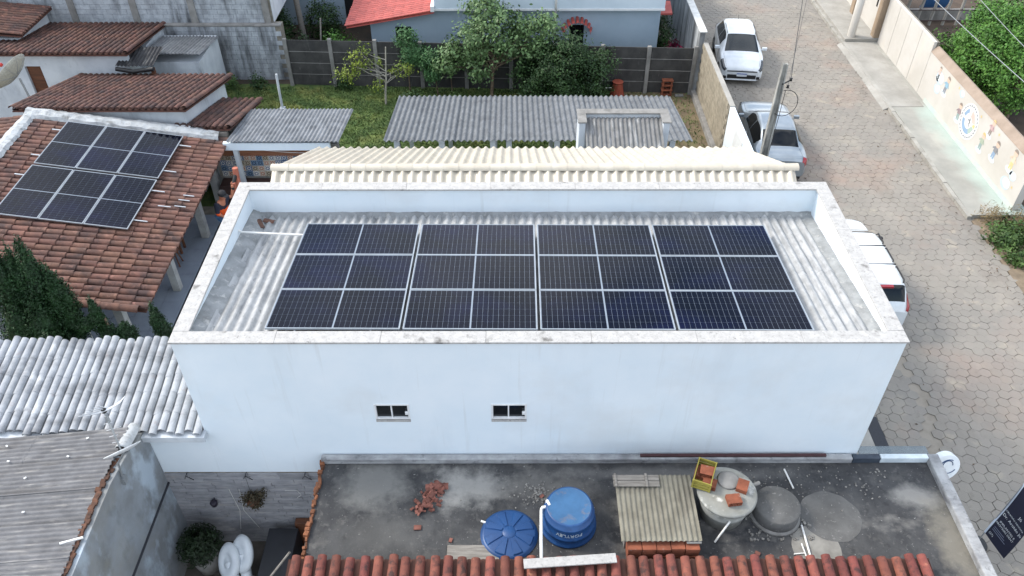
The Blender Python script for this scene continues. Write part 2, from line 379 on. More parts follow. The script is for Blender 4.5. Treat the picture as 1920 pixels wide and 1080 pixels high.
KERB = M('kerb_concrete', hx('a5a29a'), .9, hx('8d8a82'), 2, bump=.4, rand=.06, layers=[(hx('77746c'), (3, 3, 3), .55, .72, .6)])
k = G(); k.box(-.07, -.48, -.06, .07, .48, .125); kme = k.mesh('kerb_stone', KERB)
pieces('kerb_stone', kme, [Matrix.Translation((18.9 + random.uniform(-.015, .015), 11.7 + i * .98, random.uniform(-.01, .006))) @ Matrix.Rotation(random.uniform(-.02, .02), 4, 'Z') for i in range(22)], walk, 300)
g = G(); g.prism([(18.62, -.02), (18.85, .125), (18.985, .15), (18.985, -.02)], 1, 18.4, 24.3); part('ramp_edge', g, CONC_PALE, walk, .01)
g = G(); g.box(18.95, 18.42, .121, 20.2, 24.2, .135); part('cement_slab', g, CONC_PALE, walk)
# clinic forecourt: cement slab with a dark granite border
g = G(); g.box(10.79, 1.05, -.05, 12.74, 2.65, .14); fore = struct('forecourt', g, CONC_PALE)
GRAN = M('black_granite', hx('23262e'), .35, hx('15171c'), 30)
g = G(); g.box(12.743, 1.05, -.05, 13.06, 2.93, .145); g.box(10.79, 2.653, -.05, 12.74, 2.93, .145); part('granite_border', g, GRAN, fore)

# ------------------------------------------------------------------ main building
X0, X1, Y0, Y1, HT = -1.50, 10.74, -.32, 4.37, 5.96
mb = thing('commercial_building', 'long pale blue-white flat building with parapet and twelve solar panels on its roof', 'building', (4.6, 2, 0))
T = .2
wins = [(1.70, 2.33), (3.80, 4.44)]; wz0, wz1 = 3.93, 4.42
g = G()   # front wall with two real openings
xs = [X0, wins[0][0], wins[0][1], wins[1][0], wins[1][1], X1]
for i in range(5):
    if i in (1, 3):
        g.box(xs[i], Y0, 0, xs[i+1], Y0 + T, wz0); g.box(xs[i], Y0, wz1, xs[i+1], Y0 + T, HT)
    else: g.box(xs[i], Y0, 0, xs[i+1], Y0 + T, HT)
part('front_wall', g, WALL, mb)
g = G(); g.box(X0, Y1 - T, 0, X1, Y1, HT); part('back_wall', g, WALL, mb)
g = G(); g.box(X0, Y0 + T, 0, X0 + T, Y1 - T, HT); part('side_wall', g, WALL, mb)
g = G(); g.box(X1 - T, Y0 + T, 0, X1, Y1 - T, HT); part('street_wall', g, WALL, mb)
GLASSD = M('dark_window_glass', hx('10151a'), .08, spec=.6)
for (a, b_) in wins:
    wroot = part('window', (lambda q: (q.box(a, Y0 - .012, wz0 + .085, a + .035, Y0 + .06, wz1), q.box(b_ - .035, Y0 - .012, wz0 + .085, b_, Y0 + .06, wz1), q.box(a + .035, Y0 - .012, wz1 - .035, b_ - .035, Y0 + .06, wz1), q.box(a + .035, Y0 - .012, wz0 + .085, b_ - .035, Y0 + .06, wz0 + .115), q)[-1])(G()), WHITEM, mb, .004)
    mid = (a + b_) / 2 - .01
    g = G(); g.box(mid - .012, Y0 + .0, wz0 + .116, mid + .012, Y0 + .05, wz1 - .036); part('mullion', g, WHITEM, wroot)
    for (p, q) in ((a + .036, mid - .013), (mid + .013, b_ - .036)):
        g = G(); g.box(p, Y0 + .03, wz0 + .116, q, Y0 + .038, wz1 - .036); part('pane', g, GLASSD, wroot)
    g = G(); g.box(b_ - .085, Y0 - .02, wz0 + .21, b_ - .03, Y0 + .02, wz0 + .28); part('latch', g, WHITEM, wroot, .006)
    g = G(); g.prism([(Y0 - .006, wz0), (Y0 + T, wz0), (Y0 + T, wz0 + .084), (Y0 - .006, wz0 + .05)], 0, a + .002, b_ - .002); part('sill', g, COPE, wroot)
# coping stones, mitred run broken into slabs with thin joints
cz0, cz1 = HT, 6.0; cw = .275
def slab_run(p0, p1, n, hor, lo, hi):
    for i in range(n):
        a = p0 + (p1 - p0) * i / n + .0015; b_ = p0 + (p1 - p0) * (i + 1) / n - .0015
        dz = random.uniform(-.004, .004)
        q = G(); q.box(a, lo, cz0 + .001, b_, hi, cz1 + dz) if hor else q.box(lo, a, cz0 + .001, hi, b_, cz1 + dz)
        part('coping_slab', q, COPE, mb, .006)
slab_run(-1.53, 10.77, 7, True, -.352, -.352 + cw)
slab_run(-1.53, 10.77, 7, True, 4.40 - cw, 4.40)
slab_run(-.352 + cw, 4.40 - cw, 3, False, -1.53, -1.53 + cw)
slab_run(-.352 + cw, 4.40 - cw, 3, False, 10.77 - cw, 10.77)
# roof: fibre-cement sheets, falling away from the camera
sl = .106
def rz(y): return 5.74 - sl * (y + .12)
xi0, xi1, yi0, yi1 = X0 + T, X1 - T, Y0 + T, Y1 - T
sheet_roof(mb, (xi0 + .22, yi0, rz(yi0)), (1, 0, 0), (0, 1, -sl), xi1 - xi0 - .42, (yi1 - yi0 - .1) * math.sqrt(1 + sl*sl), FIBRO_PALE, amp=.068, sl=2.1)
MORT = M('mortar_grey', hx('979999'), .95, hx('7f8181'), 4, bump=.5, bscale=18, layers=[(hx('5f5e5a'), (3, 3, 3), .55, .72, .6), (hx('cfcdc8'), (6, 6, 6), .58, .7, .5)])
def mort(xa, xb, seed):
    q = G()
    def fn(u, v):
        y = yi0 + (yi1 - yi0) * v; wob = (noisy((seed, y, 0), 2.3, .16) + noisy((seed, y, 3), 9, .05)) * (u if seed < 5 else 1 - u)
        edge = 1
        return (xa + (xb - xa) * u + wob * edge, y, rz(y) + (-.01 + .2 * (1 - u) ** .8 if seed < 5 else -.01 + .07 * min(1, u * 1.6)) + noisy((u * 3, y, seed), 4, .02))
    q.grid(fn, 8, 50); part('mortar_fillet', q, MORT, mb)
mort(xi0 - .01, xi0 + .36, 2); mort(xi1 - .30, xi1 + .01, 8)
q = G(); q.grid(lambda u, v: (xi0 + (xi1 - xi0) * u, yi1 - .15 * (1 - v) + noisy((u * 12, v, 4), 3, .03) * (1 - v), rz(yi1) + .01 + .10 * v + noisy((u * 30, v, 1), 2, .02)), 120, 3); part('mortar_fillet', q, MORT, mb)
q = G(); q.box(xi0, yi0, rz(yi1) - .25, xi1, yi1, rz(yi1) - .2); part('ceiling_slab', q, CONC, mb)
# broken clay tiles lodged in the far corner of the roof valley
rub = thing('tile_rubble', 'broken clay tile pieces in the roof corner beside the parapet', 'rubble', (-1.0, 3.6, rz(3.6)))
for (x, y, r_, L_) in ((-1.0, 3.62, .5, .3), (-.82, 3.86, 1.3, .22), (-1.1, 3.3, .9, .2)):
    me = tile_mesh('tile_shard', CLAY, .13, L_, .035)
    o = link('tile_shard', me); o.parent = rub; o.matrix_basis = parent_world(rub).inverted() @ (Matrix.Translation((x, y, rz(y) + .045)) @ Matrix.Rotation(r_, 4, 'Z'))
# white conduit from the parapet wall to the panels
q = G(); q.tube([(-1.30, 3.13, 5.70), (-1.24, 3.12, 5.66), (-.6, 3.09, 5.64), (.18, 3.06, 5.62)], .022, 8)
one('conduit_pipe', q, PVC, 'thin white conduit pipe running from the parapet wall to the roof solar panels', 'pipe')

# ------------------------------------------------------------------ solar panels
CELL = M('solar_cell', hx('080b1a'), .07, hx('060812'), .8, spec=.15, rand=.08, layers=[(hx('0e1230'), (.5, .7, .7), .5, .7, .7)])
BACK = M('panel_backsheet', hx('7f8994'), .25, spec=.5)
PFRAME = M('panel_frame', hx('aab0b5'), .35, metal=.35)
def panel_meshes(w, h, nx, ny):
    f = .014; d = .035; q = G()
    q.box(0, 0, -d, w, f, 0); q.box(0, h - f, -d, w, h, 0); q.box(0, f, -d, f, h - f, 0); q.box(w - f, f, -d, w, h - f, 0)
    fr = q.mesh('panel_frame', PFRAME)
    q = G(); q.box(f, f, -.03, w - f, h - f, -.006); bk = q.mesh('backsheet', BACK)
    q = G(); mx_, my_ = f + .012, f + .012; mid = .026; cw_ = (w - 2*mx_ - mid) / nx; ch = (h - 2*my_) / ny
    for i in range(nx):
        for j in range(ny):
            x = mx_ + i * cw_ + (mid if i >= nx // 2 else 0); y = my_ + j * ch; e = .0023
            q.add([(x + e, y + e, -.0035), (x + cw_ - e, y + e, -.0035), (x + cw_ - e, y + ch - e, -.0035), (x + e, y + ch - e, -.0035)], [(0, 1, 2, 3)])
    return fr, bk, q.mesh('solar_cells', CELL)
PM = panel_meshes(2.278, 1.134, 24, 6)
def solar(label, group, mtx):
    r = thing('solar_panel', label, 'solar panel', (0, 0, 0), 0, group); r.matrix_basis = mtx
    for n_, me in zip(('panel_frame', 'backsheet', 'solar_cells'), PM):
        o = bpy.data.objects.new(n_, me); COL.objects.link(o); o.parent = r
        if n_ == 'solar_cells': o['kind'] = 'stuff'
    return r
phi = R(-5.67); pyaw = R(-.45)
ex = Vector((math.cos(pyaw), math.sin(pyaw), 0)); ey = Matrix.Rotation(pyaw, 3, 'Z') @ Vector((0, math.cos(phi), math.sin(phi))); ez = ex.cross(ey)
O = Vector((0, .0, 6.0))
rown = ['front parapet row', 'middle row', 'back parapet row']
coln = ['at the conduit end', 'second from the conduit end', 'second from the street end', 'at the street end']
for j in range(3):
    for i in range(4):
        p = O + ex * (i * (2.278 + .05)) + ey * (j * (1.134 + .010)) + ez * random.uniform(-.003, .003)
        solar('dark solar panel on the parapet roof, ' + rown[j] + ', ' + coln[i], 'solar panels on the parapet roof', mat_axes(p, ex, ey, ez))
rails = []
for i in range(4):
    for t_ in (.5, 1.78):
        q = G(); p0 = O + ex * (i * 2.328 + t_) - ey * .07 - ez * .06; p1 = O + ex * (i * 2.328 + t_) + ey * 3.5 - ez * .06
        q.tube([p0, p1], .022, 4)
        r_ = one('mounting_rail', q, ALU, 'aluminium rail under the parapet roof panels ' + coln[i] + (', conduit side' if t_ < 1 else ', street side'), 'rail', 0, 'rails under the roof solar panels')
        for yy in (-.03, 1.5, 3.2):
            c = O + ex * (i * 2.328 + t_) + ey * yy - ez * .075
            q = G(); q.tube([c, (c.x, c.y, c.z - .12)], .014, 6); q.cbox((c.x, c.y, c.z - .01), (.05, .05, .02)); part('roof_hook', q, ALU, r_)

# ------------------------------------------------------------------ cream tiled house behind
ch = thing('cream_roof_house', 'house with a cream glazed tile gable roof behind the pale building', 'house', (4.6, 7, 0))
xr0, xr1 = -1.1, 10.42; yr, zr = 5.34, 5.72; ye, ze = 9.0, 3.98
q = G(); q.prism([(4.42, 0), (8.7, 0), (8.7, 3.95), (yr, zr - .2), (4.42, 5.15)], 0, xr0 + .15, xr1 - .15); part('wall', q, WALL, ch)
tile_roof(ch, (xr0, yr, zr), (1, 0, 0), (0, ye - yr, ze - zr), xr1 - xr0, math.hypot(ye - yr, zr - ze), .215, .40, CREAM, CREAM, h=.062, jit=.0008, pan=.002, stag=0, wave=True)
tile_roof(ch, (xr0, yr, zr), (1, 0, 0), (0, -.86, -.42), xr1 - xr0, .9, .215, .45, CREAM, CREAM, h=.062, jit=.0008, name='front_roof_tile', pan=.002, stag=0, wave=True)
cap = tile_mesh('ridge_tile', CREAM, .24, .37, .095, .93)
pieces('ridge_tile', cap, [mat_axes(Vector((xr0 + i * .34, yr, zr + .02 + random.uniform(-.003, .003))), Vector((0, -1, 0)), Vector((1, 0, 0)), Vector((0, 0, 1))) for i in range(34)], ch)
# ------------------------------------------------------------------ long shed behind
sh = thing('yard_shed', 'long open shed with grey corrugated fibre cement roof on posts in the yard', 'shed', (5, 14, 0))
zf, zb, yf, yb = 2.52, 1.86, 11.8, 15.95
Ls = math.hypot(yb - yf, zf - zb)
sheet_roof(sh, (.25, yf, zf), (1, 0, 0), (0, yb - yf, zb - zf), 9.5, Ls, FIBRO, amp=.066, sl=Ls, lap=0, step=.012)
for x in (.6, 2.0, 3.6, 4.1, 5.6, 9.2):
    q = G(); q.box(x - .09, 12.1, -.05, x + .09, 12.28, zf - .07); part('post', q, WHITEWASH, sh, .01)
    q = G(); q.box(x - .07, 15.4, -.05, x + .07, 15.54, zb - .02); part('post', q, WHITEWASH, sh, .01)
q = G(); q.box(.3, 12.15, zf - .14, 9.7, 12.23, zf - .07); q.box(.3, 15.43, zb - .1, 9.7, 15.51, zb + .02); part('beam', q, WOOD, sh)
# small walled annex with its own corrugated roof in front of the shed
tu = thing('stair_head', 'small white walled roof block with stone coping and corrugated lid before the yard shed', 'outbuilding', (7.4, 10.6, 0))
q = G(); q.box(6.15, 11.5, 0, 8.78, 11.68, 3.66); part('back_wall', q, WHITEWASH, tu)
for (a, b_) in ((6.15, 6.33), (8.60, 8.78)):
    q = G(); q.box(a, 10.95, 0, b_, 11.5, 3.66); q.box(a + .004, 9.7, 0, b_ - .004, 10.95, 2.55); part('side_wall', q, WHITEWASH, tu)
q = G(); q.box(6.11, 11.46, 3.662, 8.82, 11.74, 3.70); q.box(6.11, 10.93, 3.662, 6.37, 11.458, 3.70); q.box(8.56, 10.93, 3.662, 8.82, 11.458, 3.70); part('coping', q, CONC, tu, .006)
sheet_roof(tu, (6.34, 11.48, 3.52), (1, 0, 0), (0, -1.9, -.62), 2.25, 2.0, M('fibre_cement_limed', hx('7b7b7a'), .9, hx('686867'), 4, bump=.2, layers=[(hx('aeb0b0'), (9, 1.4, 3), .55, .70, .6), (hx('5a5956'), (3, 3, 3), .55, .72, .5)]), sl=2.0, lap=0, amp=.05, pitch=.13)
# ------------------------------------------------------------------ foliage helpers
def leaf_mat(name, c1, c2, rand=.3): return M(name, c1, .55, c2, 2.2, rand=rand, hue=.008, spec=.3, sub=None)
BARK = M('bark', hx('7a6a58'), .95, hx('57493b'), 12, bump=.5)
BARK_PALE = M('pale_bark', hx('b0aca0'), .9, hx('8f8a7d'), 12, bump=.3)
def leaves(name, mat, pts, nrm, size, parent, aspect=.55, jitter=.6, droop=0.):
    n = len(pts); pts = np.asarray(pts); nrm = np.asarray(nrm, float) + rng.normal(0, jitter, (n, 3))
    nrm /= np.linalg.norm(nrm, axis=1)[:, None] + 1e-9
    t = rng.normal(0, 1, (n, 3)); t[:, 2] -= droop; t -= nrm * (t * nrm).sum(1)[:, None]; t /= np.linalg.norm(t, axis=1)[:, None] + 1e-9
    s = np.cross(nrm, t); L = size * rng.uniform(.6, 1.3, (n, 1)); W_ = L * aspect
    V = np.stack([pts - t * L * .5, pts + s * W_ * .5 + nrm * L * .08, pts + t * L * .5, pts - s * W_ * .5 + nrm * L * .08], 1).reshape(-1, 3)
    F = np.arange(4 * n).reshape(-1, 4)
    me = bpy.data.meshes.new(name); me.vertices.add(4*n); me.vertices.foreach_set('co', V.ravel()); me.loops.add(4*n); me.loops.foreach_set('vertex_index', F.ravel())
    me.polygons.add(n); me.polygons.foreach_set('loop_start', np.arange(0, 4*n, 4)); me.update(calc_edges=True); me.validate(); me.materials.append(mat)
    o = link(name, me)
    if parent is not None: o.parent = parent; o.matrix_basis = parent_world(parent).inverted()
    return o
def blob_points(blobs, nc, per, sig, shell=.72, flat=1.):
    P = []; Nn = []; C = []; vol = np.array([b[3] * b[4] * b[5] for b in blobs]); vol = vol / vol.sum()
    for b, k in zip(blobs, rng.multinomial(nc, vol)):
        d = rng.normal(0, 1, (k, 3)); d /= np.linalg.norm(d, axis=1)[:, None]
        r = rng.uniform(shell, 1.02, (k, 1)) ** .8; r[rng.random((k, 1)) < .2] *= .6
        c = np.array(b[:3]) + d * r * np.array(b[3:6]); C.append(c)
        for cc, dd in zip(c, d):
            m = int(per * rng.uniform(.5, 1.5)); q = rng.normal(0, 1, (m, 3)) * sig * np.array([1, 1, flat]); P.append(cc + q); Nn.append(np.tile(dd + np.array([0, 0, .5]), (m, 1)))
    return np.concatenate(P), np.concatenate(Nn), np.concatenate(C)
def tree(name, label, cat, base, trunk, blobs, nc, per, sig, size, lmat, bmat=None, tr=.09, nb=24, group=None, aspect=.55, jitter=.6, shell=.72):
    r = thing(name, label, cat, base, 0, group); bmat = bmat or BARK
    P, Nn, C = blob_points(blobs, nc, per, sig, shell); leaves('crown', lmat, P, Nn, size, r, aspect, jitter)
    g = G(); pts = [Vector(p) for p in trunk]; g.tube(pts, [tr * (1 - .55 * i / (len(pts) - 1)) for i in range(len(pts))], 8)
    part('trunk', g, bmat, r)
    g = G()
    for c in C[rng.permutation(len(C))[:nb]]:
        c = Vector(c); q_ = random.uniform(.42, 1) * (len(pts) - 1); i_ = min(int(q_), len(pts) - 2); s = pts[i_].lerp(pts[i_ + 1], q_ - i_)
        if s.z > c.z - .15: s = pts[0].lerp(pts[-1], max(.25, min(.9, (c.z - .45 - pts[0].z) / max(.1, pts[-1].z - pts[0].z))))
        m = s.lerp(c, .5) + Vector((random.uniform(-.08, .08), random.uniform(-.08, .08), random.uniform(-.08, .06)))
        g.tube([s, m, c], [tr * .38, tr * .22, tr * .08], 5, False)
    part('limbs', g, bmat, r)
    return r
LF_TREE = leaf_mat('leaf_green_broad', hx('657e53'), hx('435d32'))
LF_BUSH = leaf_mat('leaf_green_dark', hx('39522b'), hx('22371c'), .35)
LF_YEL = leaf_mat('leaf_yellow_green', hx('7d8a34'), hx('5f722a'))
LF_PAP = leaf_mat('leaf_cassava', hx('53794a'), hx('395b37'))
LF_LIME = leaf_mat('leaf_bright_green', hx('547c31'), hx('365d1e'))
LF_THU = leaf_mat('thuja_scale', hx('254120'), hx('172e17'), .3)
LF_WEED = leaf_mat('weed_leaf', hx('4c6430'), hx('314921'))
LF_DRY = leaf_mat('dry_straw', hx('7b6b4c'), hx('5f5332'))
LF_RED = leaf_mat('dracaena_red', hx('b03a63'), hx('7d2445'))

# ------------------------------------------------------------------ back yard
LAWN = M('lawn_soil', hx('556934'), .95, hx('3b5126'), 1.3, .4, .6, bump=.5, layers=[(hx('86864a'), (.8, .8, .8), .52, .7, .6), (hx('2c4420'), (3, 3, 3), .55, .7, .5)])
g = G(); g.add([(-9.2, 11, -.012), (11.42, 11, -.012), (11.42, 20.9, -.012), (-9.2, 20.9, -.012)], [(0, 1, 2, 3)]); struct('lawn', g, LAWN)
g = G(); ring = []
for k in range(60):
    a = 2 * math.pi * k / 60; rr = 1 + noisy((math.cos(a) * 2, math.sin(a) * 2, 5), 1.4, .35)
    ring.append((min(11.4, 10.4 + 2.6 * rr * math.cos(a)), min(20.25, 17 + 3.6 * rr * math.sin(a)), -.006))
g.add(ring, [tuple(range(60))]); struct('bare_soil', g, SOIL)
# grass blades, uncountable
n = 48000; px = rng.uniform(-7.2, 11.3, n); py = rng.uniform(15, 20.2, n); m_ = (px < .6); py[m_] = rng.uniform(12.2, 20.3, m_.sum())
keep = ~((px > 8.4) & (rng.random(n) < .85)) & ~((py < 15.6) & (px > .2)) & ~((px < -1.0) & (py < 14.6)) & ~((px < -4.5) & (py < 16.8)); px, py = px[keep], py[keep]
hs = .05 + .05 * np.array([noise.noise(Vector((x * .9, y * .9, 0))) for x, y in zip(px, py)]).clip(-.5, .8)
o = leaves('grass', M('grass_blade', hx('65783f'), .7, hx('485e30'), 1.2, rand=.3, hue=.02, layers=[(hx('93914e'), (.8, .8, .8), .54, .7, .6)]), np.c_[px, py, hs * .5], np.c_[np.zeros(len(px)), -np.ones(len(px)), np.zeros(len(px))], .13, None, .22, .8, -1.5)
tag(o, 'short uneven green grass of the back yard lawn', 'grass', None, 'stuff')

# precast slab fence
FSLAB = M('fence_slab_dark', hx('4a4947'), .95, hx('3a3938'), 2.5, bump=.3, rand=.1, layers=[(hx('26272a'), (1.5, 1.5, .5), .5, .7, .6), (hx('7c7b78'), (6, 6, 1.5), .62, .75, .4)])
fe = thing('slab_fence', 'dark weathered precast concrete slab fence behind the lawn', 'fence', (3, 20.3, 0))
fy0, fy1 = 20.55, 19.75; fx0, fx1 = -4.75, 11.32; nb_ = 9
def fy(x): return fy0 + (fy1 - fy0) * (x - fx0) / (fx1 - fx0)
for i in range(nb_ + 1):
    x = fx0 + (fx1 - fx0) * i / nb_; y = fy(x)
    g = G(); g.box(x - .075, y - .09, -.05, x + .075, y + .05, 1.98 + random.uniform(-.02, .03)); part('post', g, CONC, fe, .012)
for i in range(nb_):
    xa = fx0 + (fx1 - fx0) * i / nb_ + .08; xb = fx0 + (fx1 - fx0) * (i+1) / nb_ - .08
    for k in range(4):
        y = fy((xa + xb) / 2) + random.uniform(-.008, .008); z0 = .02 + k * .48
        g = G(); g.add([(xa, fy(xa) - .02, z0), (xb, fy(xb) - .02, z0), (xb, fy(xb) + .02, z0), (xa, fy(xa) + .02, z0), (xa, fy(xa) - .02, z0 + .455), (xb, fy(xb) - .02, z0 + .455), (xb, fy(xb) + .02, z0 + .455), (xa, fy(xa) + .02, z0 + .455)],
              [(3, 2, 1, 0), (4, 5, 6, 7), (0, 1, 5, 4), (1, 2, 6, 5), (2, 3, 7, 6), (3, 0, 4, 7)])
        part('slab', g, FSLAB, fe)
        if k: 
            g = G(); g.add([(xa, fy(xa) - .035, z0 - .02), (xb, fy(xb) - .035, z0 - .02), (xb, fy(xb) - .021, z0 - .02), (xa, fy(xa) - .021, z0 - .02), (xa, fy(xa) - .035, z0), (xb, fy(xb) - .035, z0), (xb, fy(xb) - .021, z0), (xa, fy(xa) - .021, z0)],
              [(3, 2, 1, 0), (4, 5, 6, 7), (0, 1, 5, 4), (1, 2, 6, 5), (2, 3, 7, 6), (3, 0, 4, 7)]); part('ledge', g, CONC, fe)

# side wall between yard and street: block wall, plastered gate wall, taller dirty wall further back
BLOCK = M('concrete_block_beige', hx('9c9382'), .95, hx('857d6d'), 5, bump=.35, rand=.10, layers=[(hx('6f675a'), (1.5, 1.5, .8), .54, .74, .5)])
BLOCK_W = M('concrete_block_limed', hx('afb4b8'), .95, hx('999ea3'), 5, bump=.3, rand=.07, layers=[(hx('26282a'), (1.6, 1.3, .25), .53, .68, .8), (hx('74777a'), (3, 3, 1), .52, .72, .5)])
JNT = M('block_joint', hx('8a8478'), .95, hx('6f6a60'), 5)
blk = G(); blk.box(0, 0, 0, .385, .022, .185); blkme = blk.mesh('block', BLOCK); blkw = blk.mesh('block', BLOCK_W)
bw = thing('block_wall', 'beige bare concrete block wall between the yard and the street', 'wall', (11.6, 17, 0))
g = G(); g.box(11.56, 14.7, 0, 11.72, 19.7, 2.15); part('core', g, JNT, bw)
g = G(); g.box(11.36, 14.7, -.03, 11.535, 19.7, .22); part('footing', g, CONC, bw, .02)
ms = []
for k in range(11):
    for i in range(13):
        y = 19.68 - (i + (.5 if k % 2 else 0)) * .395 
        if y - .385 < 14.7: continue
        ms.append(Matrix.Translation((11.56 - .0, y, .0 + k * .195 + .003)) @ Matrix.Rotation(R(-90), 4, 'Z') @ Matrix.Translation((0, -.022 - random.uniform(0, .004), 0)))
pieces('block', blkme, ms, bw)
g = G(); g.box(11.55, 14.7, 2.152, 11.73, 19.7, 2.18); part('wall_top', g, CONC_PALE, bw, .006)
gw = thing('plastered_wall', 'smooth white plastered wall end beside the silver car', 'wall', (11.7, 13, 0))
g = G(); g.box(11.55, 11.2, 0, 11.71, 14.68, 2.16); part('wall', g, WALL, gw, .01)
g = G(); g.box(11.535, 12.6, .3, 11.548, 13.6, 2.0); part('gate_leaf', g, WHITEM, gw)
dw = thing('dirty_boundary_wall', 'tall streaked whitewashed boundary wall with pale coping along the street', 'wall', (11.5, 24, 0))
DW = M('streaked_whitewash', hx('b9bbbc'), .95, hx('9fa2a4'), 2, bump=.2, layers=[(hx('2a2b2d'), (.5, 2.6, .25), .46, .66, .85), (hx('6b6c6e'), (3, 3, 1), .5, .7, .5)])
g = G(); g.box(11.4, 19.72, 0, 11.58, 33, 2.56); part('wall', g, DW, dw)
g = G(); 
for i in range(9): g.box(11.36, 19.7 + i * 1.48, 2.562, 11.64, 19.7 + (i + 1) * 1.48 - .01, 2.61)
part('coping', g, M('coping_white', hx('d8d7d3'), .85, hx('bdbcb8'), 3), dw, .006)

# ------------------------------------------------------------------ pale house beyond the fence
ho = thing('back_house', 'pale blue house with red tile wing and arched window beyond the slab fence', 'house', (4, 25, 0))
HW = M('house_paint_blue_grey', hx('a0b1be'), .85, hx('95a7b5'), .8, layers=[(hx('8ea0af'), (1.2, 1.2, .5), .55, .75, .5)])
def arch_wall(x0, x1, y, z1, holes, th=.18):
    """wall with openings, each a box hole (xa, xb, za, zb)"""
    g = G(); xs = sorted({x0, x1, *[h[0] for h in holes], *[h[1] for h in holes]})
    for a, b_ in zip(xs, xs[1:]):
        h = [q for q in holes if q[0] <= a + 1e-6 and q[1] >= b_ - 1e-6]
        if h: g.box(a, y, 0, b_, y + th, h[0][2]); g.box(a, y, h[0][3], b_, y + th, z1)
        else: g.box(a, y, 0, b_, y + th, z1)
    return g
part('wall', arch_wall(1.1, 10.2, 21.95, 2.62, [(6.55, 7.15, .9, 1.92)]), HW, ho)
part('wing_wall', arch_wall(-1.55, 1.098, 21.95, 2.15, [(-.55, .1, .8, 1.85)]), HW, ho)
g = G(); g.prism([(-1.55, 2.152), (1.098, 2.152), (1.098, 2.6)], 1, 21.95, 22.13); part('wing_gable', g, HW, ho)
g = G(); g.box(10.02, 22.132, 0, 10.2, 30, 2.62); g.box(-1.55, 22.132, 0, -1.37, 30, 2.1); part('side_wall', g, HW, ho)
g = G(); g.box(1.12, 21.6, 2.622, 10.28, 30, 4.6); part('upper_storey', g, M('house_paint_pale', hx('c7d4dc'), .85, hx('bbc9d2'), .8), ho, .02)
g = G(); g.box(1.115, 21.58, 2.66, 10.29, 21.597, 2.74); part('drip_band', g, WHITEM, ho)
for (a, b_, za, zb) in ((6.55, 7.15, .9, 1.92), (-.55, .1, .8, 1.85)):
    wn = part('window', (lambda q: q.box(a, 22.05, za, b_, 22.07, zb))(G()), GLASSD, ho)
    for k in range(6):
        xx = a + (b_ - a) * (k + .5) / 6; g = G(); g.tube([(xx, 22.0, za), (xx, 22.0, zb)], .009, 5); part('bar', g, BLACKP, wn)
    g = G(); g.box(a - .05, 21.9, za - .06, b_ + .05, 21.948, za - .002); part('sill', g, CONC_PALE, wn)
ROOFR = M('glazed_red_tile', hx('b3564d'), .6, hx('a04a43'), 4, rand=.1, bump=.1, layers=[(hx('8a3a34'), (2, 2, 2), .55, .7, .5)])
tile_roof(ho, (1.10, 21.5, 2.68), (0, 1, 0), (-3.55, 0, -.62), 7.2, 3.6, .20, .38, ROOFR, ROOFR, h=.035, tw=.9, jit=.002, limit=250, pan=.0)
g = G(); g.box(.98, 21.5, 2.64, 1.13, 26, 2.86); part('flashing', g, WHITEM, ho)
cx, cz, rr = 6.85, 1.62, .62
me = tile_mesh('hood_tile', ROOFR, .15, .42, .05)
ms = []
for k in range(9):
    a = R(15 + 150 * k / 8); n_ = Vector((math.cos(a), 0, math.sin(a))); t_ = Vector((-math.sin(a), 0, math.cos(a)))
    y_ = (Vector((0, -1, 0)) - n_ * .25).normalized(); z_ = (n_ - y_ * n_.dot(y_)).normalized()
    ms.append(mat_axes(Vector((cx, 21.95, cz)) + n_ * rr, y_.cross(z_), y_, z_))
pieces('hood_tile', me, ms, ho)
g = G(); g.tube([(5.95, 21.88, 0), (5.95, 21.88, 2.55), (5.95, 21.55, 2.75), (5.95, 21.55, 3.2)], .05, 8); part('downpipe', g, PVC, ho)
g = G(); g.prism([(22.3, 2.25), (23.1, 2.45), (23.1, 2.38), (22.3, 2.18)], 0, 10.21, 10.75); part('side_awning', g, ROOFR, ho)
for i, (x, y) in enumerate(((10.95, 22.5), (11.2, 21.9))):
    d = thing('potted_dracaena', ['red leaved plant in a green pot against the streaked wall', 'smaller red leaved plant beside the slab fence corner'][i], 'plant', (x, y, 0))
    g = G(); g.lathe([(0, 0), (.13, 0), (.17, .3), (.15, .3), (0, .27)], (x, y, 0), 14); part('pot', g, M('green_pot', hx('1f6a55'), .5), d)
    k = 60; an = rng.uniform(0, 6.28, k); el = rng.uniform(.3, 1.2, k); L_ = rng.uniform(.1, .4, k)
    P = np.c_[x + np.cos(an) * np.cos(el) * L_, y + np.sin(an) * np.cos(el) * L_, .55 + np.sin(el) * L_ * 1.3]
    leaves('foliage', LF_RED, P, np.c_[np.cos(an), np.sin(an), np.ones(k) * .4], .32, d, .2, .3, -1)
    g = G(); g.tube([(x, y, .25), (x, y, .6)], .025, 6); part('stem', g, BARK, d)
tree('passage_shrub', 'dark shrub in the shaded passage beside the pale back house', 'shrub', (10.6, 23.2, 0), [(10.6, 23.2, 0), (10.6, 23.2, .8)], [(10.6, 23.2, 1.0, .35, .8, .7)], 40, 40, .14, .11, LF_BUSH, tr=.04, nb=10)

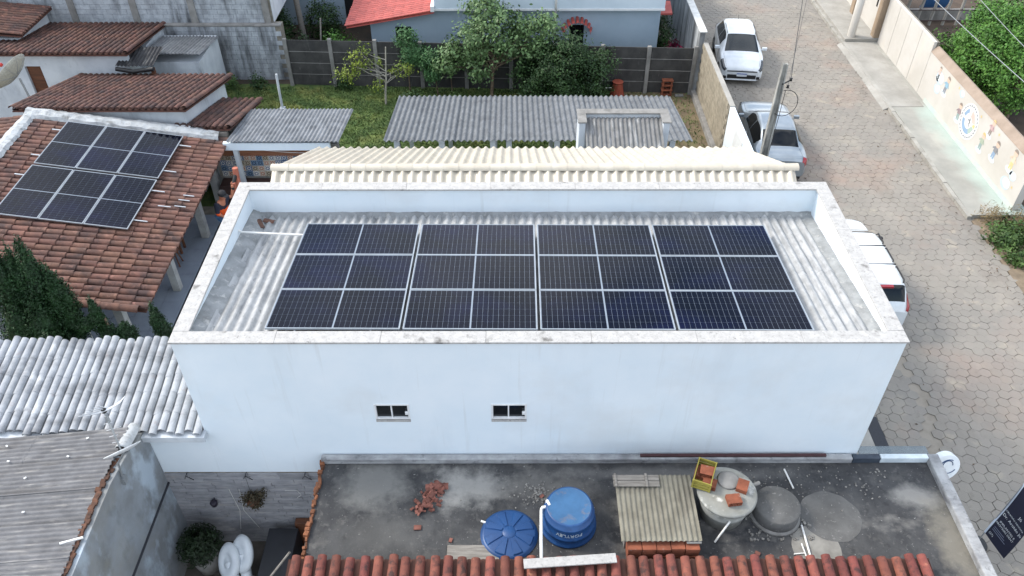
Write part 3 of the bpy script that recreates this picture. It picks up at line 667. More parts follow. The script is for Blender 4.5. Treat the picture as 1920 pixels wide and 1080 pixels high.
# trees of the yard
tree('leafy_tree', 'broad tree with loose pale green crown standing against the slab fence', 'tree', (3.4, 19.2, 0),
     [(3.4, 19.2, 0), (3.45, 19.2, .9), (3.5, 19.3, 1.7), (3.6, 19.4, 2.3)],
     [(2.7, 19.3, 2.35, .85, .8, .7), (3.9, 19.4, 2.9, 1.0, .9, .75), (5.2, 19.7, 2.6, .95, .8, .7), (1.9, 19.1, 1.75, .7, .6, .65), (2.9, 19.0, 1.4, .7, .55, .45), (4.6, 19.2, 2.0, 1.0, .7, .6), (3.2, 19.8, 3.4, 1.0, .8, .5)],
     190, 50, .16, .14, LF_TREE, tr=.07, nb=40, shell=.6)
tree('bushy_tree', 'dense dark green bushy tree in front of the arched window house', 'tree', (6.2, 18.9, 0),
     [(6.2, 18.9, 0), (6.2, 18.9, .9)],
     [(6.1, 19.0, 1.2, 1.45, .9, 1.1), (5.3, 18.9, 1.1, 1.0, .8, .95), (7.1, 19.0, 1.0, .95, .7, .8), (6.3, 19.1, 2.0, 1.0, .75, .75), (7.7, 19.3, 1.5, .5, .5, .5)],
     260, 80, .16, .10, LF_BUSH, tr=.09, nb=30, shell=.65)
tree('sapling', 'thin yellow leaved sapling with pale forked trunk on the lawn', 'tree', (-.75, 18.9, 0),
     [(-.75, 18.9, 0), (-.72, 18.9, .5), (-.65, 18.95, 1.0), (-.6, 19.0, 1.7), (-.55, 19.05, 2.3)],
     [(-1.5, 18.9, 1.7, .9, .35, .25), (-.1, 19.1, 1.35, .6, .35, .3), (-2.1, 18.9, 1.35, .5, .3, .3), (-.9, 18.8, .85, .3, .3, .25), (-1.6, 19, 2.15, .45, .3, .2)],
     46, 26, .11, .10, LF_YEL, BARK_PALE, tr=.045, nb=13, shell=.3)
tree('cassava_plant', 'tall tufted green plant rising before the arched wing window', 'plant', (.1, 20.0, 0), [(.1, 20.0, 0), (.1, 20.0, 1.3)], [(.1, 20.0, 2.15, .42, .35, .4), (.3, 20.0, 1.62, .5, .4, .42)], 60, 46, .11, .14, LF_PAP, tr=.03, nb=12, aspect=.28, shell=.6)
tree('cassava_plant', 'rounder tufted green plant on a thin stem against the dark fence', 'plant', (1.2, 19.6, 0), [(1.25, 19.6, 0), (1.2, 19.55, 1.0)], [(1.12, 19.5, 1.35, .42, .38, .6)], 46, 46, .11, .14, LF_PAP, tr=.03, nb=10, aspect=.28, shell=.6)
tree('cassava_plant', 'small sparse plant with drooping dry leaves by the fence', 'plant', (1.8, 19.9, 0), [(1.8, 19.9, 0), (1.75, 19.9, 1.4)], [(1.75, 19.9, 1.75, .35, .3, .35)], 20, 26, .1, .13, LF_WEED, tr=.025, nb=6, aspect=.3, shell=.5)
for i, (x, y, r_) in enumerate(((.3, 18.9, .35), (.9, 18.5, .45), (-2.6, 20.2, .35), (2.2, 18.7, .4), (-6.0, 20.2, .45), (-7.2, 20.3, .35))):
    lab = ['low flowering weed at the foot of the dark fence', 'low mixed weeds by the corner of the yard shed', 'low shrub between the fence post and the sapling', 'low weed tuft under the broad loose tree', 'bushy weed at the foot of the grey block wall', 'smaller weed beside the bushy one by the grey block wall'][i]
    c = thing('weed_clump', lab, 'weeds', (x, y, 0)); P, Nn, _ = blob_points([(x, y, .22, r_, r_ * .8, .28)], 16, 28, .1); leaves('foliage', LF_WEED if i % 2 else LF_BUSH, P, Nn, .10, c)
g = G(); g.tube([(-4.73, 18.5, 0), (-4.77, 18.65, .7), (-4.78, 18.75, 1.35)], .05, 8); g.cbox((-4.73, 18.5, .03), (.2, .2, .08)); one('white_post', g, WHITEWASH, 'leaning white post standing alone on the lawn', 'post')
g = G(); g.lathe([(0, 0), (.30, 0), (.24, .25), (.19, .55), (.22, .60), (0, .60)], (8.4, 19.6, 0), 14, False); one('clay_planter', g, M('terracotta', hx('a5523c'), .85, hx('843d2d'), (14, 14, 1.5)), 'flared terracotta planter by the fence beside the dark bushy tree', 'planter')
g = G(); g.tube([(7.4, 19.55, .35), (8.15, 19.55, .35)], .03, 8); one('white_pipe', g, PVC, 'short white pipe lying between the bushy tree and the terracotta planter', 'pipe')
bs = thing('brick_stack', 'open red brick stack like shelves in the yard corner by the fence', 'bricks', (10.35, 19.65, 0))
for k in range(4):
    g = G(); g.box(10.15, 19.52, .02 + k * .2, 10.58, 19.74, .07 + k * .2); part('brick', g, BRICKR, bs)
    if k < 3:
        for xx in (10.17, 10.50): g = G(); g.box(xx, 19.54, .072 + k * .2, xx + .06, 19.72, .218 + k * .2); part('brick', g, BRICKR, bs)
g = G(); g.box(10.72, 19.45, 0, 11.05, 19.65, .05); one('paving_slab', g, CONC, 'loose grey slab on the soil beside the red brick stack', 'slab', .01)
# things beyond the fence on the left
nh = thing('far_house', 'pale blue-grey house wall beyond the yard left of the red tile roof', 'house', (-5, 27, 0))
g = G(); g.box(-7.0, 26.5, 0, -2.6, 30, 3.2); part('wall', g, HW, nh); g = G(); g.box(-3.4, 26.44, .1, -2.8, 26.498, 2.0); part('door', g, DARK, nh)
g = G(); g.tube([(-5.0, 24.5, 0), (-5.15, 24.5, 4.2)], [.14, .10], 8); g.cbox((-5.15, 24.5, 4.0), (.9, .1, .1)); one('wooden_pole', g, WOOD, 'grey wooden pole with crossarm beyond the slab fence', 'pole')
g = G(); g.tube([(-3.6, 20.9, .2), (-3.3, 21.0, 2.6)], .03, 6); one('leaning_stick', g, WOOD, 'thin stick leaning up behind the slab fence', 'stick')
for i, (x, y, z, r_) in enumerate(((-5.2, 22.6, .8, .8), (-2.9, 21.8, .9, .7), (-4.2, 25.2, .7, .8), (-6.2, 24.6, 1.0, .7))):
    lab = ['dark leafy bush beside the end of the grey block building', 'light green bush behind the fence left of the pale house', 'low bush at the foot of the far pale wall', 'tall bush against the far pale wall corner'][i]
    tree('bush', lab, 'bush', (x, y, 0), [(x, y, 0), (x, y, .6)], [(x, y, z, r_, r_ * .7, r_)], 50, 46, .15, .12, LF_BUSH if i != 1 else LF_LIME, tr=.04, nb=8, group='bushes beyond the fence')
g = G(); g.add([(-8, 20.62, -.01), (-1.6, 20.62, -.01), (-1.6, 27, -.01), (-8, 27, -.01)], [(0, 1, 2, 3)]); struct('back_plot_soil', g, M('dark_soil', hx('4a3d30'), .95, hx('33302a'), 1.5, bump=.4))

# ------------------------------------------------------------------ grey block building, upper left
gb = thing('block_building', 'long grey limewashed concrete block building with streaked walls behind the tiled houses', 'building', (-12, 23, 0))
g = G(); g.box(-22, 21.03, 0, -4.95, 21.5, 2.26); g.box(-22, 21.28, 2.26, -5.25, 27, 5.6); part('core', g, JNT, gb)
ms = []
for k in range(12):
    for i in range(31):
        x = -5.34 - (i + (.5 if k % 2 else 0)) * .395 
        if k < 6: x += .38; ms.append(Matrix.Translation((x - .385, 21.005 + random.uniform(-.003, .003), 1.085 + k * .195)))
        else: ms.append(Matrix.Translation((x - .385 - .06, 21.255 + random.uniform(-.003, .003), 2.275 + (k - 6) * .195)))
low = []
for k in range(6):
    for i in range(9): low.append(Matrix.Translation((-4.97 - (i + (.5 if k % 2 else 0)) * .395 - .385, 21.005 + random.uniform(-.003, .003), -.085 + k * .195)))
pieces('block', blkw, ms + low, gb)
g = G(); g.box(-22, 20.99, 2.262, -4.93, 21.25, 2.32); part('ledge', g, CONC, gb, .008)
for x in (-5.45, -8.33, -10.6, -13.02, -15.6):
    g = G(); g.box(x - .13, 21.2, 2.322, x + .13, 21.254, 5.6); part('pilaster', g, CONC, gb)
g = G(); g.box(-5.24, 21.3, 2.33, -5.21, 27, 5.6); part('side_face', g, WHITEWASH, gb)

# ------------------------------------------------------------------ old tiled houses, upper left
def verge(parent, O, d, n, mat):
    me = tile_mesh('verge_tile', mat, .2, .4, .08, .9); O = Vector(O); d = Vector(d); L_ = d.length / n; y = d.normalized(); x = y.cross(Vector((0, 0, 1))).normalized()
    pieces('verge_tile', me, [mat_axes(O + d * (i / n) + Vector((0, 0, .03)), x, y, x.cross(y)) for i in range(n)], parent)
ha = thing('tiled_house', 'old white house with dark clay roof against the grey block building', 'house', (-13, 18, 0))
part('wall', arch_wall(-19, -9.55, 17.35, 2.75, [(-13.35, -12.78, 0, 2.35)]), WHITEWASH, ha)
g = G(); g.box(-9.73, 17.532, 0, -9.55, 20.9, 2.35); part('side_wall', g, WHITEWASH, ha)
g = G(); g.box(-13.34, 17.45, 0, -12.79, 17.5, 2.34); part('door', g, WOOD_BR, ha)
tile_roof(ha, (-19, 17.1, 2.95), (1, 0, 0), (0, 3.75, -.53), 9.6, 3.8, .20, .40, CLAY_DARK, CLAY_SHADE, h=.065)
verge(ha, (-9.42, 17.1, 2.97), (0, 3.7, -.52), 10, CLAY_DARK)
hs_ = thing('tiled_house', 'higher corner of a second dark clay roof beside the white house ridge', 'house', (-16, 19, 0))
g = G(); g.box(-19, 18.6, 0, -13.9, 20.9, 2.85); part('wall', g, WHITEWASH, hs_)
tile_roof(hs_, (-13.6, 18.3, 3.1), (0, 1, 0), (-4, 0, .35), 2.6, 4, .2, .4, CLAY_DARK, CLAY_SHADE, h=.065)
lt = thing('lean_to', 'small white lean-to with dark corrugated roof between the tiled house and block wall', 'outbuilding', (-8.4, 19, 0))
g = G(); g.box(-9.53, 18.25, 0, -7.38, 20.6, 2.08); part('wall', g, WHITEWASH, lt, .01)
sheet_roof(lt, (-9.4, 18.1, 2.42), (1, 0, 0), (0, 2.3, -.32), 2.15, 2.35, FIBRO, sl=2.35, lap=0, pitch=.13)
aw = thing('porch_roof', 'sagging dark corrugated porch roof with black fascia on the old white house', 'awning', (-9.1, 17.4, 0))
FD = M('fibre_cement_black', hx('3d3d3f'), .9, hx('2a2a2c'), 3, bump=.3, layers=[(hx('86847f'), (10, 2, 3), .56, .7, .6)])
sheet_roof(aw, (-9.9, 18.3, 2.62), (1, 0, 0), (0, -1.25, -.12), 1.35, 1.28, FD, sl=1.28, lap=0, pitch=.13)
g = G(); g.tube([(-9.9, 17.0, 2.42), (-9.3, 16.98, 2.32), (-8.56, 17.0, 2.42)], .08, 8); part('gutter', g, BLACKP, aw)
g = G(); g.box(-8.7, 17.05, 0, -8.58, 17.17, 2.4); part('post', g, WOOD_BR, aw)
hb = thing('tiled_house', 'middle old house with brown clay roof and white end wall behind the solar roof', 'house', (-8.5, 14.5, 0))
g = G(); g.box(-11.1, 12.85, 0, -6.1, 16.8, 2.02); part('wall', g, WHITEWASH, hb)
g = G(); g.prism([(12.85, 2.022), (16.8, 2.022), (12.85, 3.05)], 0, -11.1, -6.1); part('gable', g, WHITEWASH, hb)
tile_roof(hb, (-11.25, 12.62, 3.22), (1, 0, 0), (0, 4.5, -1.13), 5.35, 4.64, .195, .42, CLAY_DARK, CLAY_SHADE, h=.07)
verge(hb, (-5.92, 12.62, 3.23), (0, 4.5, -1.13), 12, CLAY_DARK); verge(hb, (-11.25, 12.62, 3.23), (0, 4.5, -1.13), 12, CLAY_DARK)
hc = thing('tiled_house', 'small lower brown clay roof beside the middle old house and corrugated roof', 'house', (-5.4, 14, 0))
g = G(); g.box(-5.85, 12.8, 0, -4.85, 15.8, 1.66); part('wall', g, WHITEWASH, hc)
tile_roof(hc, (-6.5, 12.52, 2.62), (1, 0, 0), (0, 3.5, -.9), 1.85, 3.6, .195, .42, CLAY_DARK, CLAY_SHADE, h=.07)
verge(hc, (-4.66, 12.52, 2.63), (0, 3.5, -.9), 9, CLAY_DARK)
g = G(); g.box(-6.0, 12.45, 2.2, -4.75, 12.6, 2.48); part('beam', g, WOOD, hc)
# satellite dish
di = thing('satellite_dish', 'large grey mesh satellite dish with red feed above the old roofs', 'satellite dish', (-12.6, 15.6, 0))
g = G(); g.tube([(-12.35, 15.5, 1.2), (-12.55, 15.6, 2.75)], .035, 8); part('mast', g, STEEL, di)
ax = Vector((-.76, .15, .60)).normalized(); Q = ax.to_track_quat('Z', 'Y').to_matrix().to_4x4()
DM = M('dish_mesh', hx('b4b2a4'), .6, hx('98968a'), 20)
g = G(); g.lathe([(0, 0), (.2, .015), (.4, .06), (.58, .13), (.72, .21), (.72, .22), (.4, .075), (0, .015)], (-12.65, 15.65, 2.85), 32, True, Q); part('reflector', g, DM, di)
g = G()
for k in range(8):
    a = 2 * math.pi * k / 8; g.tube([Vector((-12.65, 15.65, 2.85)) + Q.to_3x3() @ Vector((r_ * math.cos(a), r_ * math.sin(a), .42 * r_ * r_ - .012)) for r_ in (.05, .25, .5, .72)], .009, 4)
part('ribs', g, STEEL, di)
c = Vector((-12.65, 15.65, 2.85)) + ax * .55
g = G(); g.tube([Vector((-12.65, 15.65, 2.85)), c], .012, 5); part('feed_arm', g, STEEL, di)
g = G(); g.lathe([(0, -.06), (.06, -.05), (.07, .03), (0, .06)], c, 12, True, Q); part('feed', g, M('red_plastic', hx('b5302a'), .5), di)

# ------------------------------------------------------------------ low grey roof with mosaic wall under it
cc = thing('barbecue_shelter', 'low shelter with grey corrugated roof and patterned tile wall behind the veranda', 'shelter', (-3, 13, 0))
sheet_roof(cc, (-4.6, 11.85, 2.48), (1, 0, 0), (0, 2.85, -.42), 3.45, 2.88, M('fibre_cement_dark', hx('7d8084'), .9, hx('63666a'), 3, bump=.2, layers=[(hx('3e4043'), (2, 2, 2), .5, .7, .5), (hx('a9abad'), (14, 1, 3), .55, .7, .4)]), sl=2.88, lap=0, pitch=.13, amp=.045)
g = G(); g.box(-4.75, 11.92, 2.16, -1.45, 12.06, 2.42); part('white_beam', g, WALL, cc, .01)
g = G(); g.box(-4.9, 12.1, 1.86, -1.9, 12.22, 2.06); part('wood_beam', g, M('varnished_wood', hx('8a5c42'), .5, hx('6d452f'), (3, 20, 20)), cc)
g = G(); g.box(-5.3, 12.42, 0, -1.3, 12.56, 2.1); part('wall', g, CONC, cc)
for xx in (-4.5, -1.6): g = G(); g.box(xx, 11.95, 0, xx + .14, 12.09, 2.158); part('post', g, WHITEWASH, cc)
cols = [(hx('d9d7cf'), hx('35507c')), (hx('3f5f8e'), hx('d5d2c8')), (hx('c9c3b4'), hx('a8583c')), (hx('6f8aa5'), hx('2a3445')), (hx('b9b09c'), hx('5c4a3a'))]
for k, (c1, c2) in enumerate(cols):
    m1 = M('glazed_tile_ground_%d' % k, c1, .3); m2 = M('glazed_tile_motif_%d' % k, c2, .3); s = .195
    g = G(); g.box(.003, -.012, .003, s - .003, 0, s - .003); n0 = len(g.f)
    h = s / 2
    for sc in ((.42, .42), ):
        g.add([(h - h * .8, -.0135, h), (h, -.0135, h - h * .8), (h + h * .8, -.0135, h), (h, -.0135, h + h * .8), (h - h * .45, -.0135, h), (h, -.0135, h - h * .45), (h + h * .45, -.0135, h), (h, -.0135, h + h * .45)], [(0, 1, 5, 4), (1, 2, 6, 5), (2, 3, 7, 6), (3, 0, 4, 7)])
    for (a, b_) in ((.02, .02), (s - .05, .02), (.02, s - .05), (s - .05, s - .05)): g.add([(a, -.0135, b_), (a + .03, -.0135, b_), (a + .03, -.0135, b_ + .03), (a, -.0135, b_ + .03)], [(0, 1, 2, 3)])
    me = g.mesh('wall_tile', m1); me.materials.append(m2)
    for i, p in enumerate(me.polygons): p.material_index = 0 if i < n0 else 1
    ms = [Matrix.Translation((-5.2 + i * .2, 12.418, .9 + j * .2)) for i in range(19) for j in range(5) if (i * 7 + j * 3 + (i * j) % 4) % 5 == k]
    pieces('wall_tile', me, ms, cc)
g = G(); g.box(-5.2, 11.9, .1, -2.4, 12.38, .85); part('counter', g, M('dark_counter', hx('4a3530'), .6, hx('3a2926'), 4), cc, .01)
# palm-like plant by the shelter
pl = thing('spiky_plant', 'small spiky green plant by the patterned tile wall', 'plant', (-2.2, 11.2, 0))
k = 70; an = rng.uniform(0, 6.28, k); el = rng.uniform(.1, 1.3, k); L_ = rng.uniform(.2, .6, k)
leaves('foliage', LF_WEED, np.c_[-2.2 + np.cos(an) * np.cos(el) * L_, 11.2 + np.sin(an) * np.cos(el) * L_, .8 + np.sin(el) * L_], np.c_[np.cos(an), np.sin(an), np.ones(k)], .5, pl, .1, .3, -1)
g = G(); g.lathe([(0, 0), (.2, 0), (.26, .45), (.22, .45), (0, .4)], (-2.2, 11.2, 0.), 14); part('pot', g, CONC, pl); g = G(); g.tube([(-2.2, 11.2, .4), (-2.2, 11.2, .9)], .04, 6); part('stem', g, BARK, pl)
# ------------------------------------------------------------------ veranda house with solar panels on clay tiles (left)
vh = thing('veranda_house', 'low house with weathered orange clay tile roof and open tiled veranda', 'house', (-8, 8.5, 0))
sx_ = .1416; sy_ = .014
def vz(x, y): return 3.04 - sx_ * (x + 9.42) + sy_ * (y - 7.42) - .19
VX0, VX1, VY0, VY1 = -10.6, -4.72, 4.62, 12.45
tile_roof(vh, (VX0, VY1, vz(VX0, VY1)), (0, VY0 - VY1, vz(VX0, VY0) - vz(VX0, VY1)), (1, 0, -sx_), VY1 - VY0, (VX1 - VX0) * math.hypot(1, sx_), .215, .42, CLAY, CLAY_SHADE, h=.085, tw=.9, jit=.012)
# other half of the roof, out of the picture, falling to the left
tile_roof(vh, (VX0 - .02, VY0, vz(VX0, VY0)), (0, VY1 - VY0, vz(VX0, VY1) - vz(VX0, VY0)), (-1, 0, -sx_), VY1 - VY0, 3, .215, .42, CLAY, CLAY_SHADE, h=.085, limit=0, name='far_roof_tile')
cap = tile_mesh('verge_tile', CLAY, .23, .46, .11, .92); d_ = Vector((1, 0, -sx_)).normalized()
pieces('verge_tile', cap, [mat_axes(Vector((VX0 + i * .44, VY0 - .02, vz(VX0 + i * .44, VY0) + .02)), d_.cross(Vector((0, 0, 1))).normalized(), d_, (d_.cross(Vector((0, 0, 1)))).normalized().cross(d_)) for i in range(13)], vh)
# limewashed ridge bands
LIME = M('limewash_band', hx('b5b8b9'), .9, hx('9fa2a3'), 3, bump=.5, bscale=14, layers=[(hx('5f5e5b'), (3, 6, 3), .52, .70, .7), (hx('7e7c78'), (12, 12, 12), .55, .7, .5)])
g = G()
def band(u, v):
    x = VX0 - .1 + (VX1 - .15 - VX0) * u; k = [(-.24, .03), (-.19, .13), (-.02, .2), (.14, .18), (.2, .0)][int(round(v * 4))]
    return (x, VY1 + k[0] + noisy((x * 2, v, 0), 2, .03), vz(x, VY1) + k[1] + .03 + noisy((x * 3, v * 3, 2), 2, .035))
g.grid(band, 90, 4, False); part('ridge_band', g, LIME, vh)
g = G()
def band2(u, v):
    y = VY1 + .2 - 8 * u; k = [(-.2, -.02), (-.15, .14), (0, .18), (.14, .14), (.22, .05)][int(round(v * 4))]
    return (VX0 + k[0] + noisy((y * 2, v, 7), 2, .05), y, vz(VX0, y) + k[1] + noisy((y * 3, v * 3, 9), 2, .03))
g.grid(band2, 90, 4, False); part('ridge_band', g, LIME, vh)
PILL = M('pillar_concrete', hx('a8a9a8'), .9, hx('909190'), 3, bump=.2)
for (x, y) in ((-5.45, 7.75), (-5.35, 10.25), (-5.75, 5.2), (-5.45, 12.2)):
    g = G(); g.box(x - .11, y - .11, .1, x + .11, y + .11, vz(x, y) - .12); part('pillar', g, PILL, vh, .012)
g = G(); g.box(-5.55, 4.9, vz(-5.45, 8) - .3, -5.33, 12.3, vz(-5.45, 8) - .155); part('eave_beam', g, WOOD_BR, vh)
FLOORV = M('veranda_floor', hx('8d96a4'), .45, hx('808997'), 1.5, layers=[(hx('6a717d'), (3, 3, 3), .55, .7, .4)])
g = G(); g.box(-10.4, 3.0, -.05, -1.52, 11.88, .07); part('floor_base', g, JNT, vh)
ft = G(); ft.box(.004, .004, 0, .596, .596, .02); ftm = ft.mesh('floor_tile', FLOORV); ft = G(); ft.box(.003, .004, 0, .197, .596, .02); fts = ft.mesh('dark_floor_tile', M('dark_floor', hx('20222a'), .4))
pieces('floor_tile', ftm, [Matrix.Translation((-4.92 + i * .6, 3.0 + j * .6, .071)) for i in range(5) for j in range(14)] + [Matrix.Translation((-8.72 + i * .6, 3.0 + j * .6, .071)) for i in range(6) for j in range(14)], vh)
pieces('dark_floor_tile', fts, [Matrix.Translation((-5.12, 3.0 + j * .6, .071)) for j in range(14)], vh)
g = G()
g.box(-9.0, 4.9, .1, -8.8, 12.2, 2.25); part('house_wall', g, WHITEWASH, vh)
# panels on this roof: two rows of three, long side along the roof
Rx = Matrix.Rotation(R(-.93), 3, 'Z') @ Matrix.Rotation(R(8.05), 3, 'Y') @ Matrix.Rotation(R(.86), 3, 'X')
u_, v_, n_ = Rx.col[0].copy(), Rx.col[1].copy(), Rx.col[2].copy(); PO = Vector((-9.42, 7.42, 3.04))
for j in range(2):
    for i in range(3):
        p = PO + u_ * (i * 1.154 + 1.134) + v_ * (j * 2.378)
        solar('blue-black solar panel on the clay tile roof, ' + ['gable row, ', 'white ridge row, '][j] + ['upper one', 'middle one', 'eave one'][i], 'solar panels on the clay tile roof', mat_axes(p, v_, -u_, n_))
for j in range(2):
    for t_ in (.45, 1.83):
        q = G(); p0 = PO + v_ * (j * 2.378 + t_) - u_ * .28 - n_ * .055; p1 = PO + v_ * (j * 2.378 + t_) + u_ * 3.8 - n_ * .055
        q.tube([p0, p1], .024, 4); r_ = one('mounting_rail', q, ALU, 'aluminium rail projecting from under the clay roof solar panels', 'rail', 0, 'rails under the clay roof panels')
        for s_ in (.3, 1.8, 3.3): c = PO + v_ * (j * 2.378 + t_) + u_ * s_ - n_ * .07; q = G(); q.tube([c, c - n_ * .13], .014, 6); part('roof_hook', q, ALU, r_)
for i, (x, y, L_) in enumerate(((-5.42, 8.55, .34), (-5.0, 8.62, .3), (-4.98, 8.92, .3), (-4.92, 9.15, .3))):
    q = G(); q.box(0, -.014, 0, L_, .014, .02, Matrix.Translation((x - .2, y, vz(x, y) + .125 + sx_ * .2)) @ Matrix.Rotation(math.atan(sx_), 4, 'Y'))
    one('rail_offcut', q, ALU, 'short bright aluminium offcut lying on the clay tiles near the eave', 'offcut', 0, 'offcuts on the clay roof')
# stool
st = thing('wooden_stool', 'round brown wooden stool on the veranda floor by the pillar', 'stool', (-5.85, 8.9, .1))
g = G(); g.lathe([(0, .50), (.19, .50), (.2, .52), (.19, .545), (0, .55)], (-5.85, 8.9, .09), 18); part('seat', g, WOOD_BR, st)
for k in range(4):
    a = math.pi / 4 + k * math.pi / 2; g = G(); g.tube([(-5.85 + .1 * math.cos(a), 8.9 + .1 * math.sin(a), .59), (-5.85 + .2 * math.cos(a), 8.9 + .2 * math.sin(a), .09)], .022, 6); part('leg', g, WOOD_BR, st)
st2 = thing('wooden_bench', 'brown wooden bench half hidden under the tiled eave', 'bench', (-6.2, 9.5, .1))
g = G(); g.box(-6.6, 9.35, .5, -5.8, 9.75, .55); part('seat', g, WOOD_BR, st2)
g = G(); g.box(-6.6, 9.72, .55, -5.8, 9.76, .95); part('backrest', g, WOOD_BR, st2)
for (x, y) in ((-6.55, 9.4), (-5.85, 9.4), (-6.55, 9.7), (-5.85, 9.7)): g = G(); g.box(x - .03, y - .03, .09, x + .03, y + .03, .5); part('leg', g, WOOD_BR, st2)
g = G(); g.tube([(-6.42, 4.75, 2.0), (-6.42, 4.74, .9)], .012, 6); g.cbox((-6.42, 4.75, 1.98), (.03, .03, .1)); one('hanging_rod', g, PVC, 'thin white rod hanging from the gable edge of the clay roof', 'rod')

# ------------------------------------------------------------------ thujas on the left
def thuja(label, x, y, parts, n, size=.07):
    r = thing('thuja', label, 'thuja tree', (x, y, 0)); P = []; Nn = []
    for (bx, by, bz, rx, rz_, m) in parts:
        d = rng.normal(0, 1, (m, 3)); d /= np.linalg.norm(d, axis=1)[:, None]
        lum = np.array([1 + .34 * noise.noise(Vector((q[0] * 2.6 + bx * 3, q[1] * 2.6 + bz, q[2] * 3.4))) + .22 * noise.noise(Vector(q) * 7) for q in d])
        tp = 1 - .62 * np.clip(d[:, 2], 0, 1); rr = rng.uniform(.72, 1.03, m) * lum
        P.append(np.c_[bx + d[:, 0] * rx * rr * tp, by + d[:, 1] * rx * rr * tp, bz + d[:, 2] * rz_ * rr]); Nn.append(d)
    leaves('crown', LF_THU, np.concatenate(P), np.concatenate(Nn), size, r, .45, .7, -1.2)
    g = G(); g.tube([(x, y, 0), (x, y, max(p[2] for p in parts))], [.09, .03], 7); part('trunk', g, BARK, r)
    g = G()
    for (bx, by, bz, rx, rz_, m) in parts: g.lathe([(0, -rz_ * .75), (rx * .5, -rz_ * .5), (rx * .68, 0), (rx * .42, rz_ * .5), (0, rz_ * .78)], (bx, by, bz), 12)
    part('inner_foliage', g, LF_THU, r)
thuja('largest dark thuja towering beside the clay tile gable', -6.8, 4.0, [(-6.52, 4.0, 3.45, .34, 1.3, 6000), (-6.2, 4.0, 3.0, .36, .95, 4500), (-6.85, 4.05, 3.3, .36, 1.25, 5000), (-7.2, 4.0, 3.3, .42, 1.35, 6000), (-6.05, 3.85, 2.5, .3, .6, 2500), (-6.6, 3.75, 2.2, .6, 1.15, 6000), (-7.2, 3.8, 2.2, .6, 1.2, 5000), (-6.9, 4.0, 1.0, .75, 1.0, 4000)], 0)
thuja('rounded lighter thuja in front of the largest one', -6.3, 3.3, [(-6.35, 3.25, 1.9, .45, .8, 4500), (-6.0, 3.5, 1.55, .36, .75, 3000), (-6.4, 3.2, 1.0, .5, 1.0, 2500)], 0)
thuja('small branching thuja between the gable pillar and limewashed roof', -5.1, 3.6, [(-5.25, 3.6, 2.85, .17, .62, 2200), (-5.1, 3.55, 2.2, .34, .5, 3000), (-4.75, 3.6, 2.3, .27, .42, 2200), (-5.55, 3.6, 2.68, .24, .13, 1200), (-5.0, 3.6, 1.2, .35, .9, 1500)], 0, .06)
thuja('narrow upright thuja beside the parapet corner', -3.85, 3.6, [(-3.93, 3.6, 2.75, .16, .55, 2000), (-3.85, 3.6, 2.3, .24, .6, 2400), (-3.85, 3.6, 1.2, .28, .9, 1200)], 0, .06)

# ------------------------------------------------------------------ limewashed annex roof
an_ = thing('limewashed_annex', 'low wing with limewashed barrel tile roof joined to the pale building', 'building', (-4.5, .7, 0))
g = G(); g.box(-8.2, -.32, 0, -1.502, -.12, 3.52); g.box(-8.2, 1.3, 0, -1.502, 1.5, 3.9); part('wall', g, WALL, an_)
tile_roof(an_, (-8.2, 1.62, 4.10), (1, 0, 0), (0, -1.99, -.36), 6.69, 2.02, .163, .405, CLAY_WHITE, CLAY_WHITE, h=.072, tw=.9, jit=.008, stag=.12, taper=.96, tilt=.22)
g = G(); g.box(-8.2, -.5, 3.56, -1.46, -.322, 3.70); part('eave_board', g, WHITEWASH, an_, .008)

# ------------------------------------------------------------------ lower-left house with brown corrugated roof
ll = thing('corrugated_roof_house', 'house with brown-grey corrugated roof and stained grey gable wall', 'house', (-4.5, -2.4, 0))
STAIN = M('stained_render', hx('8b9196'), .95, hx('7a7d7f'), 1.6, bump=.25, layers=[(hx('aebbc6'), (1.4, 1.2, .8), .54, .66, .75), (hx('5d6060'), (2.5, 2.5, 1.5), .52, .72, .6), (hx('8f8a7c'), (.6, .6, .6), .5, .7, .5)])
g = G(); g.prism([(-.335, 0), (-.335, 3.72), (-1.0, 3.92), (-1.75, 4.02), (-2.7, 3.99), (-4.6, 3.9), (-4.6, 0)], 0, -2.8, -2.6); part('gable_wall', g, STAIN, ll)
g = G(); g.box(-8, -4.6, 0, -2.802, -.62, 3.2); part('wall', g, STAIN, ll)
sheet_roof(ll, (-2.72, -.52, 3.97), (0, -1, -.0), (-1, 0, -.125), 4.1, 5.2, FIBRO_BROWN, sl=1.75, amp=.032, pitch=.092, sw=7, step=.014)
g = G()
for i in range(46):
    y = -.5 - i * .085; z = 3.72 + .3 * min(1, (-.335 - y) / 1.4) if y > -1.75 else 4.02 - .012 * (-1.75 - y) * 3
    g.cbox((-2.72 + random.uniform(-.03, .02), y, z + .03), (.07 + random.uniform(0, .03), .09, .035), random.uniform(-.15, .15), 0, random.uniform(-.15, .15))
part('clay_edge', g, M('broken_clay_edge', hx('5e3f2f'), .9, hx('3c2a21'), 10, rand=.3), ll)
g = G(); g.box(-2.601, -4.6, 2.10, -2.57, -.34, 2.14); part('shadow_groove', g, M('groove_shade', hx('33343a'), .9), ll)  # dark strip painted in for the shade of a groove along the wall
cap = tile_mesh('white_ridge_cap', LIME, .24, .58, .13, .9); o = link('ridge_cap', cap); o.parent = ll; o.matrix_basis = parent_world(ll).inverted() @ mat_axes(Vector((-2.70, -.42, 3.88)), Vector((-1, 0, 0)), Vector((0, -.99, .14)).normalized(), Vector((0, .14, .99)).normalized())
